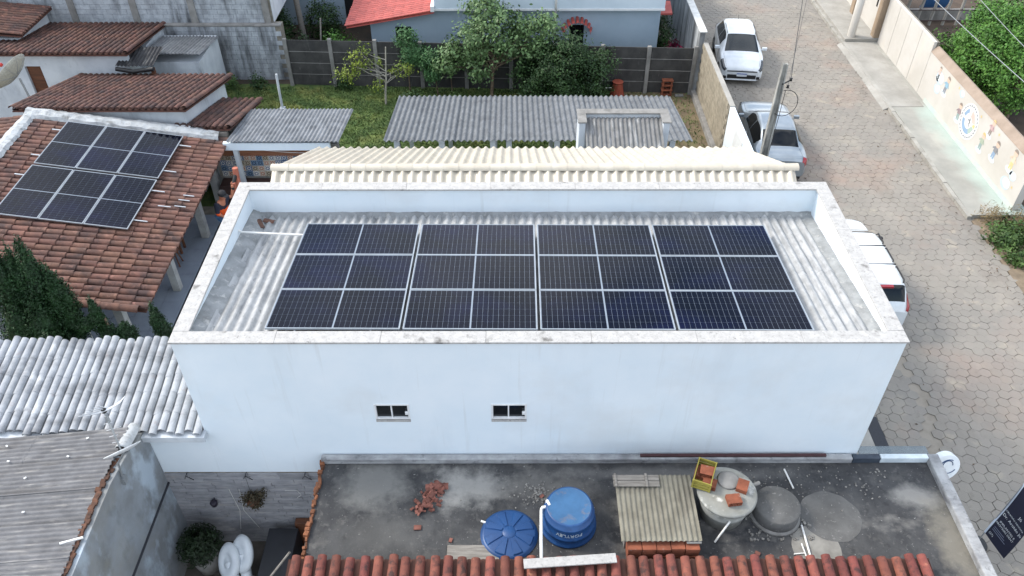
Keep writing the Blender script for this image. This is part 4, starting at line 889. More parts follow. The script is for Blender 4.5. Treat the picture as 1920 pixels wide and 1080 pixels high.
# television aerial and small dish on the gable
ae = thing('television_aerial', 'aluminium television aerial with curved rods on a mast over the corrugated roof', 'aerial', (-2.72, -.98, 4.0))
MB = Vector((-2.68, -1.02, 3.95)); MT = Vector((-2.86, -.72, 4.72))
g = G(); g.tube([MB, MT], .017, 8); part('mast', g, STEEL, ae)
g = G(); g.lathe([(0, -.04), (.045, -.03), (.045, .03), (0, .04)], MT, 10); part('junction', g, BLACKP, ae)
for k in range(6):
    o_ = MT + Vector((-.02 + .03 * k, .03 * (k - 2), .02)); s_ = .34 - .03 * k
    g = G(); g.tube([o_ + Vector((-s_, -.10, .02 + .02 * k)), o_ + Vector((-s_ * .4, -.05, 0)), o_, o_ + Vector((s_ * .4, .09, 0)), o_ + Vector((s_ * .8, .2, .03))], .009, 5); part('rod', g, ALU, ae)
for k in range(4):
    o_ = MB.lerp(MT, .25 + .15 * k); g = G(); g.tube([o_ + Vector((-.09, -.02, 0)), o_ + Vector((.05, .02, .01))], .006, 5); part('rod', g, ALU, ae)
g = G(); g.cbox(MB.lerp(MT, .8), (.05, .05, .16)); part('balun', g, STEEL, ae)
dd = thing('small_dish', 'small white satellite dish seen edge-on at the stained gable wall', 'satellite dish', (-2.6, -1.35, 4.0))
dc = Vector((-2.40, -1.35, 4.42)); vv = (dc - CAM).normalized(); rt = Vector((1, 0, 0)); up = rt.cross(vv).normalized(); e_ = (rt * .9 + up * .44).normalized(); ax = vv.cross(e_).normalized()
if ax.y < 0: ax = -ax
Q = ax.to_track_quat('Z', 'Y').to_matrix().to_4x4()
g = G(); g.lathe([(0, 0), (.12, .006), (.22, .022), (.31, .05), (.31, .062), (.2, .03), (0, .014)], dc - ax * .03, 28, True, Q); part('reflector', g, WHITEM, dd)
g = G(); g.tube([dc - ax * .03, (-2.55, -1.4, 4.15), (-2.59, -1.42, 3.75)], .018, 7); part('bracket', g, STEEL, dd)
g = G(); g.cbox((-2.57, -1.42, 3.72), (.06, .12, .16)); part('wall_plate', g, STEEL, dd)
g = G(); g.tube([(-2.98, -2.85, 4.02), (-2.64, -2.76, 4.05)], .022, 8); one('roof_pipe', g, PVC, 'short white pipe lying on the brown corrugated roof edge', 'pipe')
for i, (x, y) in enumerate(((-4.9, -.75), (-4.2, -1.5), (-3.6, -1.1), (-4.7, -1.1), (-3.9, -2.2), (-3.4, -.72))):
    g = G(); g.cbox((x, y, 3.97 + .125 * (x + 2.72) + .09), (.045, .03, .015), random.uniform(-1, 1)); one('mortar_dab', g, WHITEM, 'little white mortar dab on the brown corrugated roof', 'mortar', .006, 'mortar dabs on the corrugated roof')

# ------------------------------------------------------------------ courtyard between the houses
g = G(); g.box(-2.6, -7, -.055, .5, -.34, .0); struct('courtyard_floor', g, M('courtyard_cement', hx('5b5650'), .9, hx('423d38'), 2, bump=.2))
CLAD = M('split_stone_cladding', hx('9d9da0'), .9, hx('85868a'), (4, 4, 12), rand=.10, bump=.4, layers=[(hx('5a5c62'), (1, 1, .5), .54, .74, .6), (hx('b2aca4'), (2, 2, 8), .55, .7, .4)])
cl = thing('stone_cladding', 'grey split stone cladding on the lower courtyard wall', 'cladding', (-1, -.34, 0))
st_ = G(); st_.box(0, -.02, 0, .58, 0, .094); stm = st_.mesh('stone_strip', CLAD); ms = []
for k in range(24):
    off = random.uniform(-.5, 0)
    for i in range(7):
        xa = -2.6 + off + i * .59
        if xa < -3.1 or xa > .6: continue
        ms.append(Matrix.Translation((xa, -.322 - random.uniform(0, .012), .004 + k * .1)))
pieces('stone_strip', stm, ms, cl)
g = G(); g.box(-2.6, -.3225, 0, .62, -.3205, 2.42); part('mortar_bed', g, JNT, cl)
for x in (-2.15, -1.0, .15):
    g = G(); g.tube([(x - .08, -.36, 2.25), (x, -.42, 2.42), (x + .11, -.40, 2.27)], .008, 5); g.tube([(x, -.325, 2.42), (x, -.42, 2.42)], .008, 5)
    one('wall_hook', g, BLACKP, 'small black iron hook at the top of the stone cladding', 'hook', 0, 'hooks on the courtyard wall')
hp_ = thing('hanging_basket', 'dry brown plant in a hanging basket on the stone cladding', 'plant', (-.93, -.5, 1.6))
P, Nn, _ = blob_points([(-.98, -.5, 1.75, .17, .14, .2), (-.80, -.5, 1.92, .1, .1, .1)], 40, 26, .045); leaves('foliage', M('dry_moss', hx('4a4030'), .95, hx('33301f'), 8, rand=.3), P, Nn, .05, hp_)
g = G(); g.lathe([(0, -.12), (.1, -.09), (.14, .06), (0, .05)], (-.97, -.5, 1.7), 12); part('basket', g, WOOD_BR, hp_); g = G(); g.tube([(-1.0, -.42, 2.42), (-.97, -.5, 1.85)], .004, 4); part('wire', g, BLACKP, hp_)
g = G(); g.lathe([(0, -.07), (.06, -.06), (.075, .03), (.06, .06), (0, .05)], (-1.82, -.43, 1.52), 12); g.tube([(-1.82, -.43, 1.55), (-1.82, -.335, 1.6)], .01, 5); one('wall_pot', g, M('purple_pot', hx('2c2733'), .6), 'little dark empty pot fixed on the stone cladding', 'pot')
g = G(); g.lathe([(0, -.03), (.12, -.02), (.13, .02), (0, .05)], (.42, -.42, 1.6), 18, True, Matrix.Rotation(R(90), 4, 'X')); one('wall_lamp', g, M('cream_plastic', hx('d8d2b4'), .4), 'round cream wall lamp beside the broken brick edge', 'lamp')
for i, pts in enumerate(([(-1.45, -.36, 1.9), (-1.38, -.38, 1.2), (-1.5, -.4, .55)], [(-1.25, -.36, 1.9), (-1.3, -.38, 1.2), (-1.1, -.4, .6)], [(-.35, -.36, 1.85), (-.1, -.36, 1.85), (-.05, -.36, 1.7), (-.15, -.36, 1.6)])):
    g = G(); g.tube(pts, .005, 4); one('washing_line', g, PVC, ['thin white cord hanging left of the dry basket', 'second thin cord hanging close to the dry basket', 'looped white wire on the cladding near the wall lamp'][i], 'cord')
fr = thing('potted_fern', 'dark leafy fern in a large pot in the shaded courtyard', 'plant', (-2.12, -.95, 0))
n = 3200; an = rng.uniform(0, 6.28, n); el = rng.uniform(-.1, 1.3, n); L_ = rng.uniform(.08, .58, n); P = np.c_[-2.12 + np.cos(an) * np.cos(el) * L_ * .8, -.95 + np.sin(an) * np.cos(el) * L_ * .8, .75 + np.sin(el) * L_]
leaves('foliage', leaf_mat('fern_leaf', hx('22331d'), hx('16240f')), P, np.c_[np.cos(an), np.sin(an), np.ones(n)], .11, fr, .22, .6, -.5)
g = G(); g.lathe([(0, 0), (.2, 0), (.28, .5), (.24, .5), (0, .45)], (-2.12, -.95, 0), 16); part('pot', g, CONC, fr); g = G(); g.tube([(-2.12, -.95, .4), (-2.12, -.95, .9)], .05, 6); part('stem', g, BARK, fr)
# stacked white moulded chairs
CHW = M('white_moulded_plastic', hx('d2d8dc'), .45, hx('c2c9ce'), 3)
for i in range(2):
    r = thing('tub_chair', ['white moulded shell chair in the courtyard, outer of the pair', 'white moulded shell chair nested behind its twin in the courtyard'][i], 'chair', (-1.35 + i * .20, -1.55 + i * .1, 0))
    c0 = Vector((-1.48 + i * .24, -1.30 + i * .14, .80 + i * .06)); ax = Vector((-.42, -.5, .76)).normalized(); lg = Vector((-.22, .86, .45)); lg = (lg - ax * lg.dot(ax)).normalized(); Q = mat_axes(Vector((0, 0, 0)), lg.cross(ax), lg, ax) @ Matrix.Diagonal((.82, 1.22, 1, 1))
    g = G(); g.lathe([(0, .03), (.05, .035), (.09, .015), (.13, .04), (.2, .05), (.27, .03), (.315, -.03), (.30, -.09), (.22, -.10), (0, -.06)], c0, 36, True, Q); part('backrest', g, CHW, r)
    g = G(); g.lathe([(0, .36), (.17, .37), (.22, .40), (.23, .44), (.17, .42), (0, .41)], (-1.28 + i * .2, -1.72 + i * .1, 0), 24); part('seat', g, CHW, r)
    g = G(); g.tube([(-1.28 + i * .2, -1.68 + i * .1, .42), c0 - ax * .05], [.10, .12], 10); part('stem', g, CHW, r)
    for k in range(4):
        a = math.pi / 4 + k * math.pi / 2; g = G(); g.tube([(-1.28 + i * .2 + .14 * math.cos(a), -1.72 + i * .1 + .14 * math.sin(a), .38), (-1.28 + i * .2 + .2 * math.cos(a), -1.72 + i * .1 + .2 * math.sin(a), 0)], [.03, .02], 6); part('leg', g, CHW, r)
g = G(); g.box(-.82, -1.9, .0, -.22, -.55, .82); one('dark_cabinet', g, M('dark_cabinet', hx('24262c'), .5, hx('1b1d22'), 3), 'low dark cabinet with flat top against the cladding', 'cabinet', .012)
g = G(); g.box(-.3, -.5, .0, .45, -.36, .9); one('timber_boards', g, WOOD_BR, 'brown timber boards leaning in the courtyard corner beneath the slab', 'boards', .01)
g = G(); g.cbox((-2.42, -2.6, 1.2), (.32, 1.1, .04), 0, .0, -.5); one('metal_sheet', g, STEEL, 'bluish metal sheet propped against the stained gable wall', 'sheet')
g = G(); g.tube([(-.1, -2.5, 2.3), (.3, -2.25, 2.75)], .02, 6); one('grey_stick', g, WOOD, 'grey stick sticking out by the end of the red tile row', 'stick')
# ------------------------------------------------------------------ neighbour's flat roof
ZS = 2.86
SLAB = M('stained_roof_slab', hx('4a4a4a'), .95, hx('373738'), 1.4, .4, .62, bump=.35, bscale=25,
         layers=[(hx('2f3033'), (.8, .8, .8), .5, .66, .7), (hx('7c7974'), (.75, 1.0, 1), .60, .70, .7, 13.), (hx('5f5d59'), (3, 3, 3), .56, .72, .5), (hx('b0afab'), (22, 22, 22), .67, .72, .8), (hx('1e1f22'), (2, .5, 1), .58, .7, .5, 21.), (hx('6f6d69'), (9, 9, 9), .58, .68, .35, 31.), (hx('222224'), (6, 6, 6), .58, .68, .4, 41.)])
PARA = M('stained_parapet', hx('adaeae'), .95, hx('8a8a8a'), 2.5, bump=.35, layers=[(hx('55555a'), (1.2, 3, 6), .48, .7, .7), (hx('37373b'), (5, 5, 5), .58, .7, .6)])
fr_ = thing('flat_roof_house', 'neighbouring house with dark stained concrete flat roof and low parapet', 'house', (6.3, -3, 0))
g = G(); g.box(.62, -7.5, 0, 12.0, -.36, ZS - .14); part('wall', g, WHITEWASH, fr_)
g = G(); g.box(.56, -7.6, ZS - .138, 12.10, -.345, ZS); part('roof_slab', g, SLAB, fr_)
g = G(); g.box(.56, -.47, ZS + .001, 10.62, -.34, ZS + .145); part('parapet', g, PARA, fr_, .02)
g = G(); g.box(12.06, -7.6, ZS - .3, 12.27, -.345, ZS + .14); part('parapet', g, PARA, fr_, .02)
GLS = M('tinted_glass_edge', hx('7f8b90'), .1, trans=.0, alpha=.55, spec=.6)
g = G(); g.box(10.63, -.46, ZS + .002, 11.15, -.352, ZS + .14); part('parapet_block', g, M('dark_blue_paint', hx('2c3440'), .7, hx('3c4550'), 6), fr_, .01)
g = G(); g.box(11.155, -.46, ZS + .002, 12.055, -.352, ZS + .15); part('parapet', g, M('parapet_white', hx('d7e0e4'), .8, hx('bcc6cb'), 3, layers=[(hx('8a8d8e'), (3, 3, 3), .58, .72, .5)]), fr_, .015)
g = G(); g.box(10.78, -.34, ZS + .10, 12.1, -.16, ZS + .13); part('glass_ledge', g, GLS, fr_)
# broken brick edge on the courtyard side
BR2 = M('broken_brick_edge', hx('7c4e34'), .9, hx('5c3a27'), 9, rand=.4, bump=.5, layers=[(hx('4a3a30'), (6, 6, 6), .55, .7, .6)])
for i in range(22):
    L_ = random.uniform(.06, .15); y = -.42 - i * .095; g = G(); g.cbox((.58 + random.uniform(-.02, .02), y - L_ / 2, ZS + .0 + random.uniform(-.02, .03)), (.06 + random.uniform(-.02, .04), L_ * random.uniform(.8, 1.1), random.uniform(.07, .13)), random.uniform(-.3, .3), random.uniform(-.2, .2))
    part('broken_brick', g, BR2, fr_, .012)
# clay tile strip along the lower edge of the picture
tr_ = thing('tile_strip_roof', 'row of red barrel tiles sloping below the flat roof slab', 'roof', (5.8, -3, 0))
g = G(); g.box(.45, -3.9, ZS + .002, 11.15, -2.72, ZS + .12); part('base', g, CONC, tr_)
tile_roof(tr_, (.42, -2.60, ZS + .27), (1, 0, 0), (0, -1, -.12), 10.75, 1.1, .233, .55, CLAY_RED, CLAY_SHADE, h=.09, tw=.8, jit=.02)
# round cement marks and cylinder
CEM = M('cement_patch', hx('646361'), .95, hx('545351'), 3, bump=.3, layers=[(hx('4f4e4d'), (3, 3, 3), .5, .7, .5), (hx('a19e99'), (16, 16, 16), .6, .72, .5)])
def disc(cx, cy, r1, r2, z, nn_=48, seed=0): return [(cx + r1 * (1 + noisy((k * .3, seed, 0), 1, .05)) * math.cos(2*math.pi*k/nn_), cy + r2 * (1 + noisy((k * .3, seed, 0), 1, .05)) * math.sin(2*math.pi*k/nn_), z) for k in range(nn_)]
g = G(); g.add(disc(9.88, -1.62, .54, .52, ZS + .004), [tuple(range(48))]); part('cement_ring', g, CEM, fr_)
g = G(); g.add(disc(9.45, -2.25, .42, .45, ZS + .002, seed=4), [tuple(range(48))]); part('cement_smear', g, M('cement_smear', hx('8a8780'), .95, hx('73706a'), 4), fr_)
cy_ = thing('concrete_plinth', 'low round concrete plinth with sooty top on the flat roof', 'plinth', (8.9, -1.62, ZS))
g = G(); g.lathe([(.40, 0), (.41, .02), (.405, .29), (.385, .315), (0, .32)], (8.88, -1.58, ZS + .001), 40); part('drum', g, CEM, cy_)
g = G(); g.lathe([(.405, 0), (.46, 0), (.44, .04), (.407, .06)], (8.88, -1.58, ZS + .002), 40); part('mortar_foot', g, CONC, cy_)
# old asbestos tank with lid, crate and bricks
TK = M('old_cement_tank', hx('989994'), .9, hx('7f807c'), 3, bump=.3, layers=[(hx('63645f'), (4, 4, 4), .55, .7, .7), (hx('7e7a6c'), (1, 1, 3), .5, .7, .5), (hx('dcdad2'), (3, 3, 3), .6, .7, .7)])
ot = thing('cement_tank', 'old round grey cement water tank with dirty lid carrying bricks', 'water tank', (7.93, -1.55, ZS))
g = G(); g.lathe([(0, 0), (.36, 0), (.38, .02), (.42, .3), (.43, .31), (.43, .33), (.46, .60), (0, .60)], (7.93, -1.54, ZS + .002), 44); part('tank', g, TK, ot)
g = G(); g.lathe([(.50, .595), (.52, .60), (.52, .645), (.49, .66), (.3, .69), (.12, .70), (0, .70)], (7.93, -1.54, ZS), 44); part('lid', g, TK, ot)
g = G(); g.lathe([(0, .695), (.2, .705), (.17, .725), (0, .73)], (7.98, -1.35, ZS), 20); part('hatch', g, CONC, ot)
g = G(); g.tube([(8.38, -1.35, ZS + .52), (8.58, -1.27, ZS + .52)], .035, 10); part('outlet', g, CONC, ot)
YEL = M('yellow_crate_plastic', hx('968d3e'), .6, hx('827934'), 4)
cr = thing('yellow_crate', 'open yellow plastic crate holding bricks on the old tank lid', 'crate', (7.55, -1.3, ZS + .69), R(-22))
def CB(g, *a): return g.box(*a)
cw_, cl_, chh = .30, .50, .22
for (nm, bx_) in (('floor', (-cw_/2, -cl_/2, .0, cw_/2, cl_/2, .015)),):
    g = G(); g.box(*bx_, parent_world(cr)); part(nm, g, YEL, cr)
for s_ in (-1, 1):
    for (z0, z1) in ((.016, .05), (.075, .125), (.15, .22)):
        g = G(); g.box(s_ * cw_/2 - .008, -cl_/2, z0, s_ * cw_/2 + .008, cl_/2, z1, parent_world(cr)); part('side_slat', g, YEL, cr)
        g = G(); g.box(-cw_/2 + .009, s_ * cl_/2 - .008, z0, cw_/2 - .009, s_ * cl_/2 + .008, z1, parent_world(cr)); part('end_slat', g, YEL, cr)
    for t_ in (-1, 1): g = G(); g.box(s_ * cw_/2 - .016, t_ * cl_/2 - .016, .014, s_ * cw_/2 + .016, t_ * cl_/2 + .016, .216, parent_world(cr)); part('corner', g, YEL, cr)
    for k in range(4): g = G(); y = -cl_/2 + cl_ * (k + 1) / 5; g.box(s_ * cw_/2 - .011, y - .012, .016, s_ * cw_/2 + .011, y + .012, .2, parent_world(cr)); part('rib', g, YEL, cr)
g = G(); ww, d_, h_ = .24, .19, .09
g.box(-ww/2, -d_/2, 0, ww/2, d_/2, .012); g.box(-ww/2, -d_/2, h_ - .012, ww/2, d_/2, h_); g.box(-ww/2, -d_/2, .0395, ww/2, d_/2, .0505)
for k in range(5): x = -ww/2 + (ww - .01) * k / 4; g.box(x, -d_/2 + .001, .012, x + .01, d_/2 - .001, h_ - .012)
hbm = g.mesh('hollow_brick', BRICKR)
for (x, y, z, a, tilt, lab) in ((7.98, -1.78, .70, .12, 0, 'hollow red brick on the tank lid edge facing the tile row'), (8.19, -1.5, .70, 1.15, 0, 'orange hollow brick on the tank lid beside the outlet pipe'), (7.60, -1.26, .80, R(-22) + .1, .06, 'mortar stained brick on top inside the yellow crate'), (7.50, -1.22, .708, R(68), 0, 'brick lying at the bottom far end of the yellow crate'), (7.62, -1.45, .708, R(-22), 0, 'brick lying at the bottom near end of the yellow crate')):
    o = link('hollow_brick', hbm); o.matrix_basis = Matrix.Translation((x, y, ZS + z)) @ Matrix.Rotation(a, 4, 'Z') @ Matrix.Rotation(tilt, 4, 'X'); tag(o, lab, 'brick', 'hollow bricks on the old tank')
for i, pts in enumerate(([(7.93, -1.99, ZS + .42), (7.70, -2.15, ZS + .03)], [(9.30, -.62, ZS + .03), (9.36, -1.05, ZS + .03)], [(9.30, -1.82, ZS + .03), (9.29, -2.42, ZS + .03)], [(9.19, -2.2, ZS + .06), (9.22, -2.45, ZS + .03)], [(9.02, -2.38, ZS + .02), (9.2, -2.36, ZS + .02)])):
    g = G(); g.tube(pts, .018 if i < 3 else .012, 8); one('pipe_length', g, PVC, ['thin white pipe leaning on the old cement tank', 'thin white pipe between the parapet and the round plinth', 'white pipe lying between the round cement marks', 'short thin pipe stub near the red tile row', 'tiny thin pipe lying across near the tile row'][i], 'pipe')
# blue water tank, upside down, and its lid
BLUE = M('blue_polyethylene', hx('184476'), .45, hx('143a68'), 2, layers=[(hx('3a6ea8'), (2, 2, 2), .56, .7, .4)])
BLUE_T = M('blue_polyethylene_faded', hx('37638b'), .6, hx('2d567c'), 4, layers=[(hx('806e60'), (4, 4, 4), .56, .68, .5)])
bt = thing('blue_water_tank', 'blue plastic water tank standing upside down on the flat roof', 'water tank', (5.16, -1.77, ZS))
g = G(); g.lathe([(.485, 0), (.50, .02), (.50, .055), (.475, .065), (.468, .17), (.478, .185), (.478, .215), (.452, .23), (.437, .40), (.447, .415), (.44, .445), (.42, .455), (.405, .545), (.39, .56), (.375, .562)], (5.165, -1.77, ZS + .003), 56); part('body', g, BLUE, bt)
g = G(); g.lathe([(.375, .562), (.36, .558), (.2, .556), (0, .555)], (5.165, -1.77, ZS + .003), 56); part('base', g, BLUE_T, bt)
g = G(); g.cbox((4.80, -1.70, ZS + .52), (.05, .12, .10), .4); part('flange', g, PVC, bt, .01)
# lettering wraps round the wall of the tank, upside down because the tank is
def text_mesh(body, size, mat, ext=.002, name='lettering', al='CENTER'):
    c = bpy.data.curves.new(name, 'FONT'); c.body = body; c.size = size; c.extrude = ext; c.align_x = al; c.align_y = 'CENTER'; c.resolution_u = 2
    o = bpy.data.objects.new(name, c); COL.objects.link(o)
    dg = bpy.context.evaluated_depsgraph_get(); me = bpy.data.meshes.new_from_object(o.evaluated_get(dg)); bpy.data.objects.remove(o)
    me.materials.clear(); me.materials.append(mat); me.name = name; return me
def wrap_letters(me, c, r, z, a0):
    for v in me.vertices:
        a = a0 - v.co.x / r   # flipped: text rotated by 180 degrees
        rr = r + .003 + v.co.z; v.co = Vector((c[0] + rr * math.cos(a), c[1] + rr * math.sin(a), z - v.co.y))
    return me
LETW = M('white_print', hx('b4bfc8'), .5)
o = link('lettering', wrap_letters(text_mesh('FORTLEV', .115, LETW), (5.165, -1.77), .449, ZS + .32, R(-92))); o.parent = bt; o.matrix_basis = parent_world(bt).inverted()
lid = thing('tank_lid', 'blue ribbed round tank lid lying flat on the roof beside the blue tank', 'tank lid', (4.12, -1.98, ZS))
g = G(); N_ = 64
def lidf(u, v):
    a = 2 * math.pi * u; r_ = .505 * v; k = (a / (2 * math.pi) * 8) % 1.0
    rib = (.022 if k < .5 else 0) * (1 if .24 < v < .86 else 0)
    z = .085 - .045 * v * v + rib if v < .9 else .05 - (v - .9) * .45
    return (4.12 + r_ * math.cos(a + .2), -1.99 + r_ * math.sin(a + .2), ZS + .01 + max(z, 0))
g.grid(lidf, 128, 26, False); part('cover', g, BLUE, lid)
g = G(); g.lathe([(0, .1), (.1, .1), (.12, .085)], (4.12, -1.99, ZS + .012), 24); part('boss', g, BLUE, lid)
g = G(); g.tube([(3.62, -1.72, ZS + .02), (3.72, -1.76, ZS + .02)], .022, 8); one('pipe_stub', g, PVC, 'tiny white pipe stub poking out by the blue lid', 'pipe')
g = G(); g.tube([(4.80, -1.74, ZS + .5), (4.70, -1.76, ZS + .5), (4.685, -1.78, ZS + .49), (4.68, -1.8, ZS + .46), (4.665, -2.3, ZS + .36), (4.66, -2.70, ZS + .33)], .028, 10); one('downpipe', g, PVC, 'white pipe rising from the tile row to the blue tank', 'pipe')
# loose timber, planks and the brick hutch with corrugated cover
g = G(); g.box(4.36, -2.83, ZS + .42, 5.9, -2.66, ZS + .45, Matrix.Translation((5.1, -2.75, 0)) @ Matrix.Rotation(.07, 4, 'Z') @ Matrix.Translation((-5.1, 2.75, 0))); one('pale_plank', g, COPE, 'speckled pale stone plank lying across the red tile row', 'plank', .006)
g = G(); g.box(3.05, -2.5, ZS + .002, 3.95, -2.2, ZS + .03); one('grey_board', g, WOOD, 'flat weathered board partly under the blue lid', 'board', .004)
hu = thing('brick_hutch', 'small hutch of red bricks with a pale corrugated cover on the flat roof', 'hutch', (6.7, -1.75, ZS))
for k in range(3):
    for i in range(5):
        g = G(); g.box(6.13 + i * .245, -2.47 - random.uniform(0, .02), ZS + .003 + k * .115, 6.13 + i * .245 + .235, -2.25, ZS + .11 + k * .115); part('brick', g, BRICKR, hu, .008)
g = G(); g.box(6.1, -2.25, ZS + .002, 6.2, -1.15, ZS + .36); g.box(7.27, -2.25, ZS + .002, 7.37, -1.15, ZS + .36); part('side_wall', g, CONC, hu)
sheet_roof(hu, (6.02, -1.08, ZS + .45), (1, 0, 0), (0, -1.34, -.04), 1.36, 1.30, M('corrugated_ochre', hx('827e71'), .9, hx('6c685c'), 4, bump=.2, layers=[(hx('4c4740'), (5, .6, 2), .56, .7, .7)]), sl=1.30, lap=0, pitch=.088, amp=.03, sw=16)
g = G(); g.box(7.12, -2.4, ZS + .37, 7.38, -2.22, ZS + .405); part('cement_lump', g, CONC, hu, .02)
pk = thing('nailed_planks', 'grey nailed plank panel lying on the corrugated hutch cover', 'planks', (6.4, -1.25, ZS + .5))
for k in range(2): g = G(); g.box(5.98, -1.34 + k * .125, ZS + .505, 6.80, -1.225 + k * .125, ZS + .525); part('plank', g, WOOD, pk, .003)
for x in (6.0, 6.55): g = G(); g.box(x, -1.36, ZS + .526, x + .04, -1.08, ZS + .55); part('batten', g, WOOD, pk, .003)
# timber lying on the parapet
g = G(); g.box(6.6, -.43, ZS + .148, 10.12, -.37, ZS + .19); one('parapet_timber', g, M('maroon_timber', hx('4f2f31'), .8, hx('3a2426'), (3, 20, 20), bump=.3), 'long maroon timber lying on the parapet below the pale wall', 'timber', .008)
# rubble of broken clay tiles
ru = thing('tile_rubble', 'heap of broken terracotta tile pieces on the flat roof', 'rubble', (2.65, -1.25, ZS))
RUB = M('terracotta_rubble', hx('85564a'), .9, hx('6b4238'), 8, rand=.32)
shm = [tile_mesh('tile_shard', RUB, .13, L_, .05) for L_ in (.09, .14, .2)]
fl = G(); fl.box(-.05, -.035, -.008, .05, .035, .008); flm = fl.mesh('tile_shard', RUB)
for k in range(110):
    t_ = random.random(); x = 2.5 + t_ * .3 + random.gauss(0, .09); y = -1.55 + t_ * .55 + random.gauss(0, .06)
    me = flm if k % 3 else random.choice(shm[:2])
    o = link('tile_shard', me); o.parent = ru; o.matrix_basis = parent_world(ru).inverted() @ (Matrix.Translation((x, y, ZS + .02 + random.random() * .08)) @ Matrix.Rotation(random.uniform(0, 6.28), 4, 'Z') @ Matrix.Rotation(random.uniform(-.6, .6), 4, 'X') @ Matrix.Scale(random.uniform(.35, .8), 4))
o = link('tile_shard', tile_mesh('tile_shard', RUB, .14, .4, .06)); o.parent = ru; o.matrix_basis = parent_world(ru).inverted() @ (Matrix.Translation((2.6, -1.02, ZS + .05)) @ Matrix.Rotation(R(-88), 4, 'Z'))
for i, (x, y, s_) in enumerate(((2.5, -1.85, 1.3), (3.1, -2.1, .8), (8.4, -2.36, .9), (4.72, -1.2, .8))):
    o = link('tile_shard', flm); o.matrix_basis = Matrix.Translation((x, y, ZS + .02)) @ Matrix.Rotation(i * 1.3, 4, 'Z') @ Matrix.Scale(s_, 4); tag(o, ['single orange tile chip below the rubble heap', 'small orange tile chip near the weathered board', 'orange chip near the tile row by the plinth', 'orange chip beside the blue tank flange'][i], 'tile chip', 'loose tile chips on the flat roof')
# gravel and plaster crumbs, uncountable
g = G()
for k in range(300):
    if k < 110: x, y, s_ = random.gauss(4.62, .16), random.gauss(-1.12, .12), random.uniform(.008, .022)
    elif k < 230: x, y, s_ = random.uniform(8.4, 11.2), random.gauss(-.85, .25), random.uniform(.006, .018)
    elif k < 290: x, y, s_ = 8.9 + .55 * math.cos(k), -1.6 - .5 * abs(math.sin(k * 1.7)), random.uniform(.01, .03)
    else: x, y, s_ = random.uniform(.8, 11.9), random.uniform(-2.6, -.55), random.uniform(.005, .015)
    if y > -.5: continue
    g.cbox((x, y, ZS + s_ * .4 + .003), (s_ * 2, s_ * 1.4, s_), random.uniform(0, 3), random.uniform(-.4, .4))
o = part('plaster_crumbs', g, M('plaster_crumb', hx('8f8c86'), .95, hx('6c6964'), 30, rand=.25)); tag(o, 'scattered plaster crumbs and gravel on the flat roof', 'gravel', None, 'stuff')
# pale cement wash stains on the flat roof slab, each with its own ragged outline
t = SLAB.node_tree; N = t.nodes; b = N['Principled BSDF']
gp = N.new('ShaderNodeNewGeometry'); nn = N.new('ShaderNodeTexNoise'); nn.inputs['Scale'].default_value = 2.2; nn.inputs['Detail'].default_value = 7; nn.inputs['Roughness'].default_value = .65; t.links.new(gp.outputs['Position'], nn.inputs['Vector'])
for (cx, cy, rx, ry, col, amt) in ((1.6, -.95, .95, .75, '7b7a76', .75), (3.35, -.95, 1.0, .6, '93918c', .9), (3.0, -1.1, .4, .6, '9a9893', .6), (4.8, -1.0, 1.2, .5, '73706b', .6), (1.9, -2.0, 1.0, .7, '5c5b58', .45), (11.6, -1.2, .6, .35, '93908a', .8), (11.9, -2.2, .5, 1.3, '857f72', .6), (7.0, -.7, 3.0, .2, '7e7c79', .5)):
    src = b.inputs['Base Color'].links[0].from_socket
    mp = N.new('ShaderNodeMapping'); mp.vector_type = 'TEXTURE'; t.links.new(gp.outputs['Position'], mp.inputs['Vector']); mp.inputs['Location'].default_value = (cx, cy, ZS); mp.inputs['Scale'].default_value = (rx, ry, 1)
    ln = N.new('ShaderNodeVectorMath'); ln.operation = 'LENGTH'; t.links.new(mp.outputs['Vector'], ln.inputs[0])
    ad = N.new('ShaderNodeMath'); ad.operation = 'MULTIPLY_ADD'; t.links.new(nn.outputs['Fac'], ad.inputs[0]); ad.inputs[1].default_value = 1.7; t.links.new(ln.outputs['Value'], ad.inputs[2])
    mr = N.new('ShaderNodeMapRange'); t.links.new(ad.outputs[0], mr.inputs['Value']); mr.inputs['From Min'].default_value = 1.75; mr.inputs['From Max'].default_value = 1.15; mr.inputs['To Max'].default_value = amt
    mx = N.new('ShaderNodeMix'); mx.data_type = 'RGBA'; t.links.new(mr.outputs['Result'], mx.inputs['Factor']); t.links.new(src, mx.inputs['A']); mx.inputs['B'].default_value = (*hx(col), 1); t.links.new(mx.outputs['Result'], b.inputs['Base Color'])
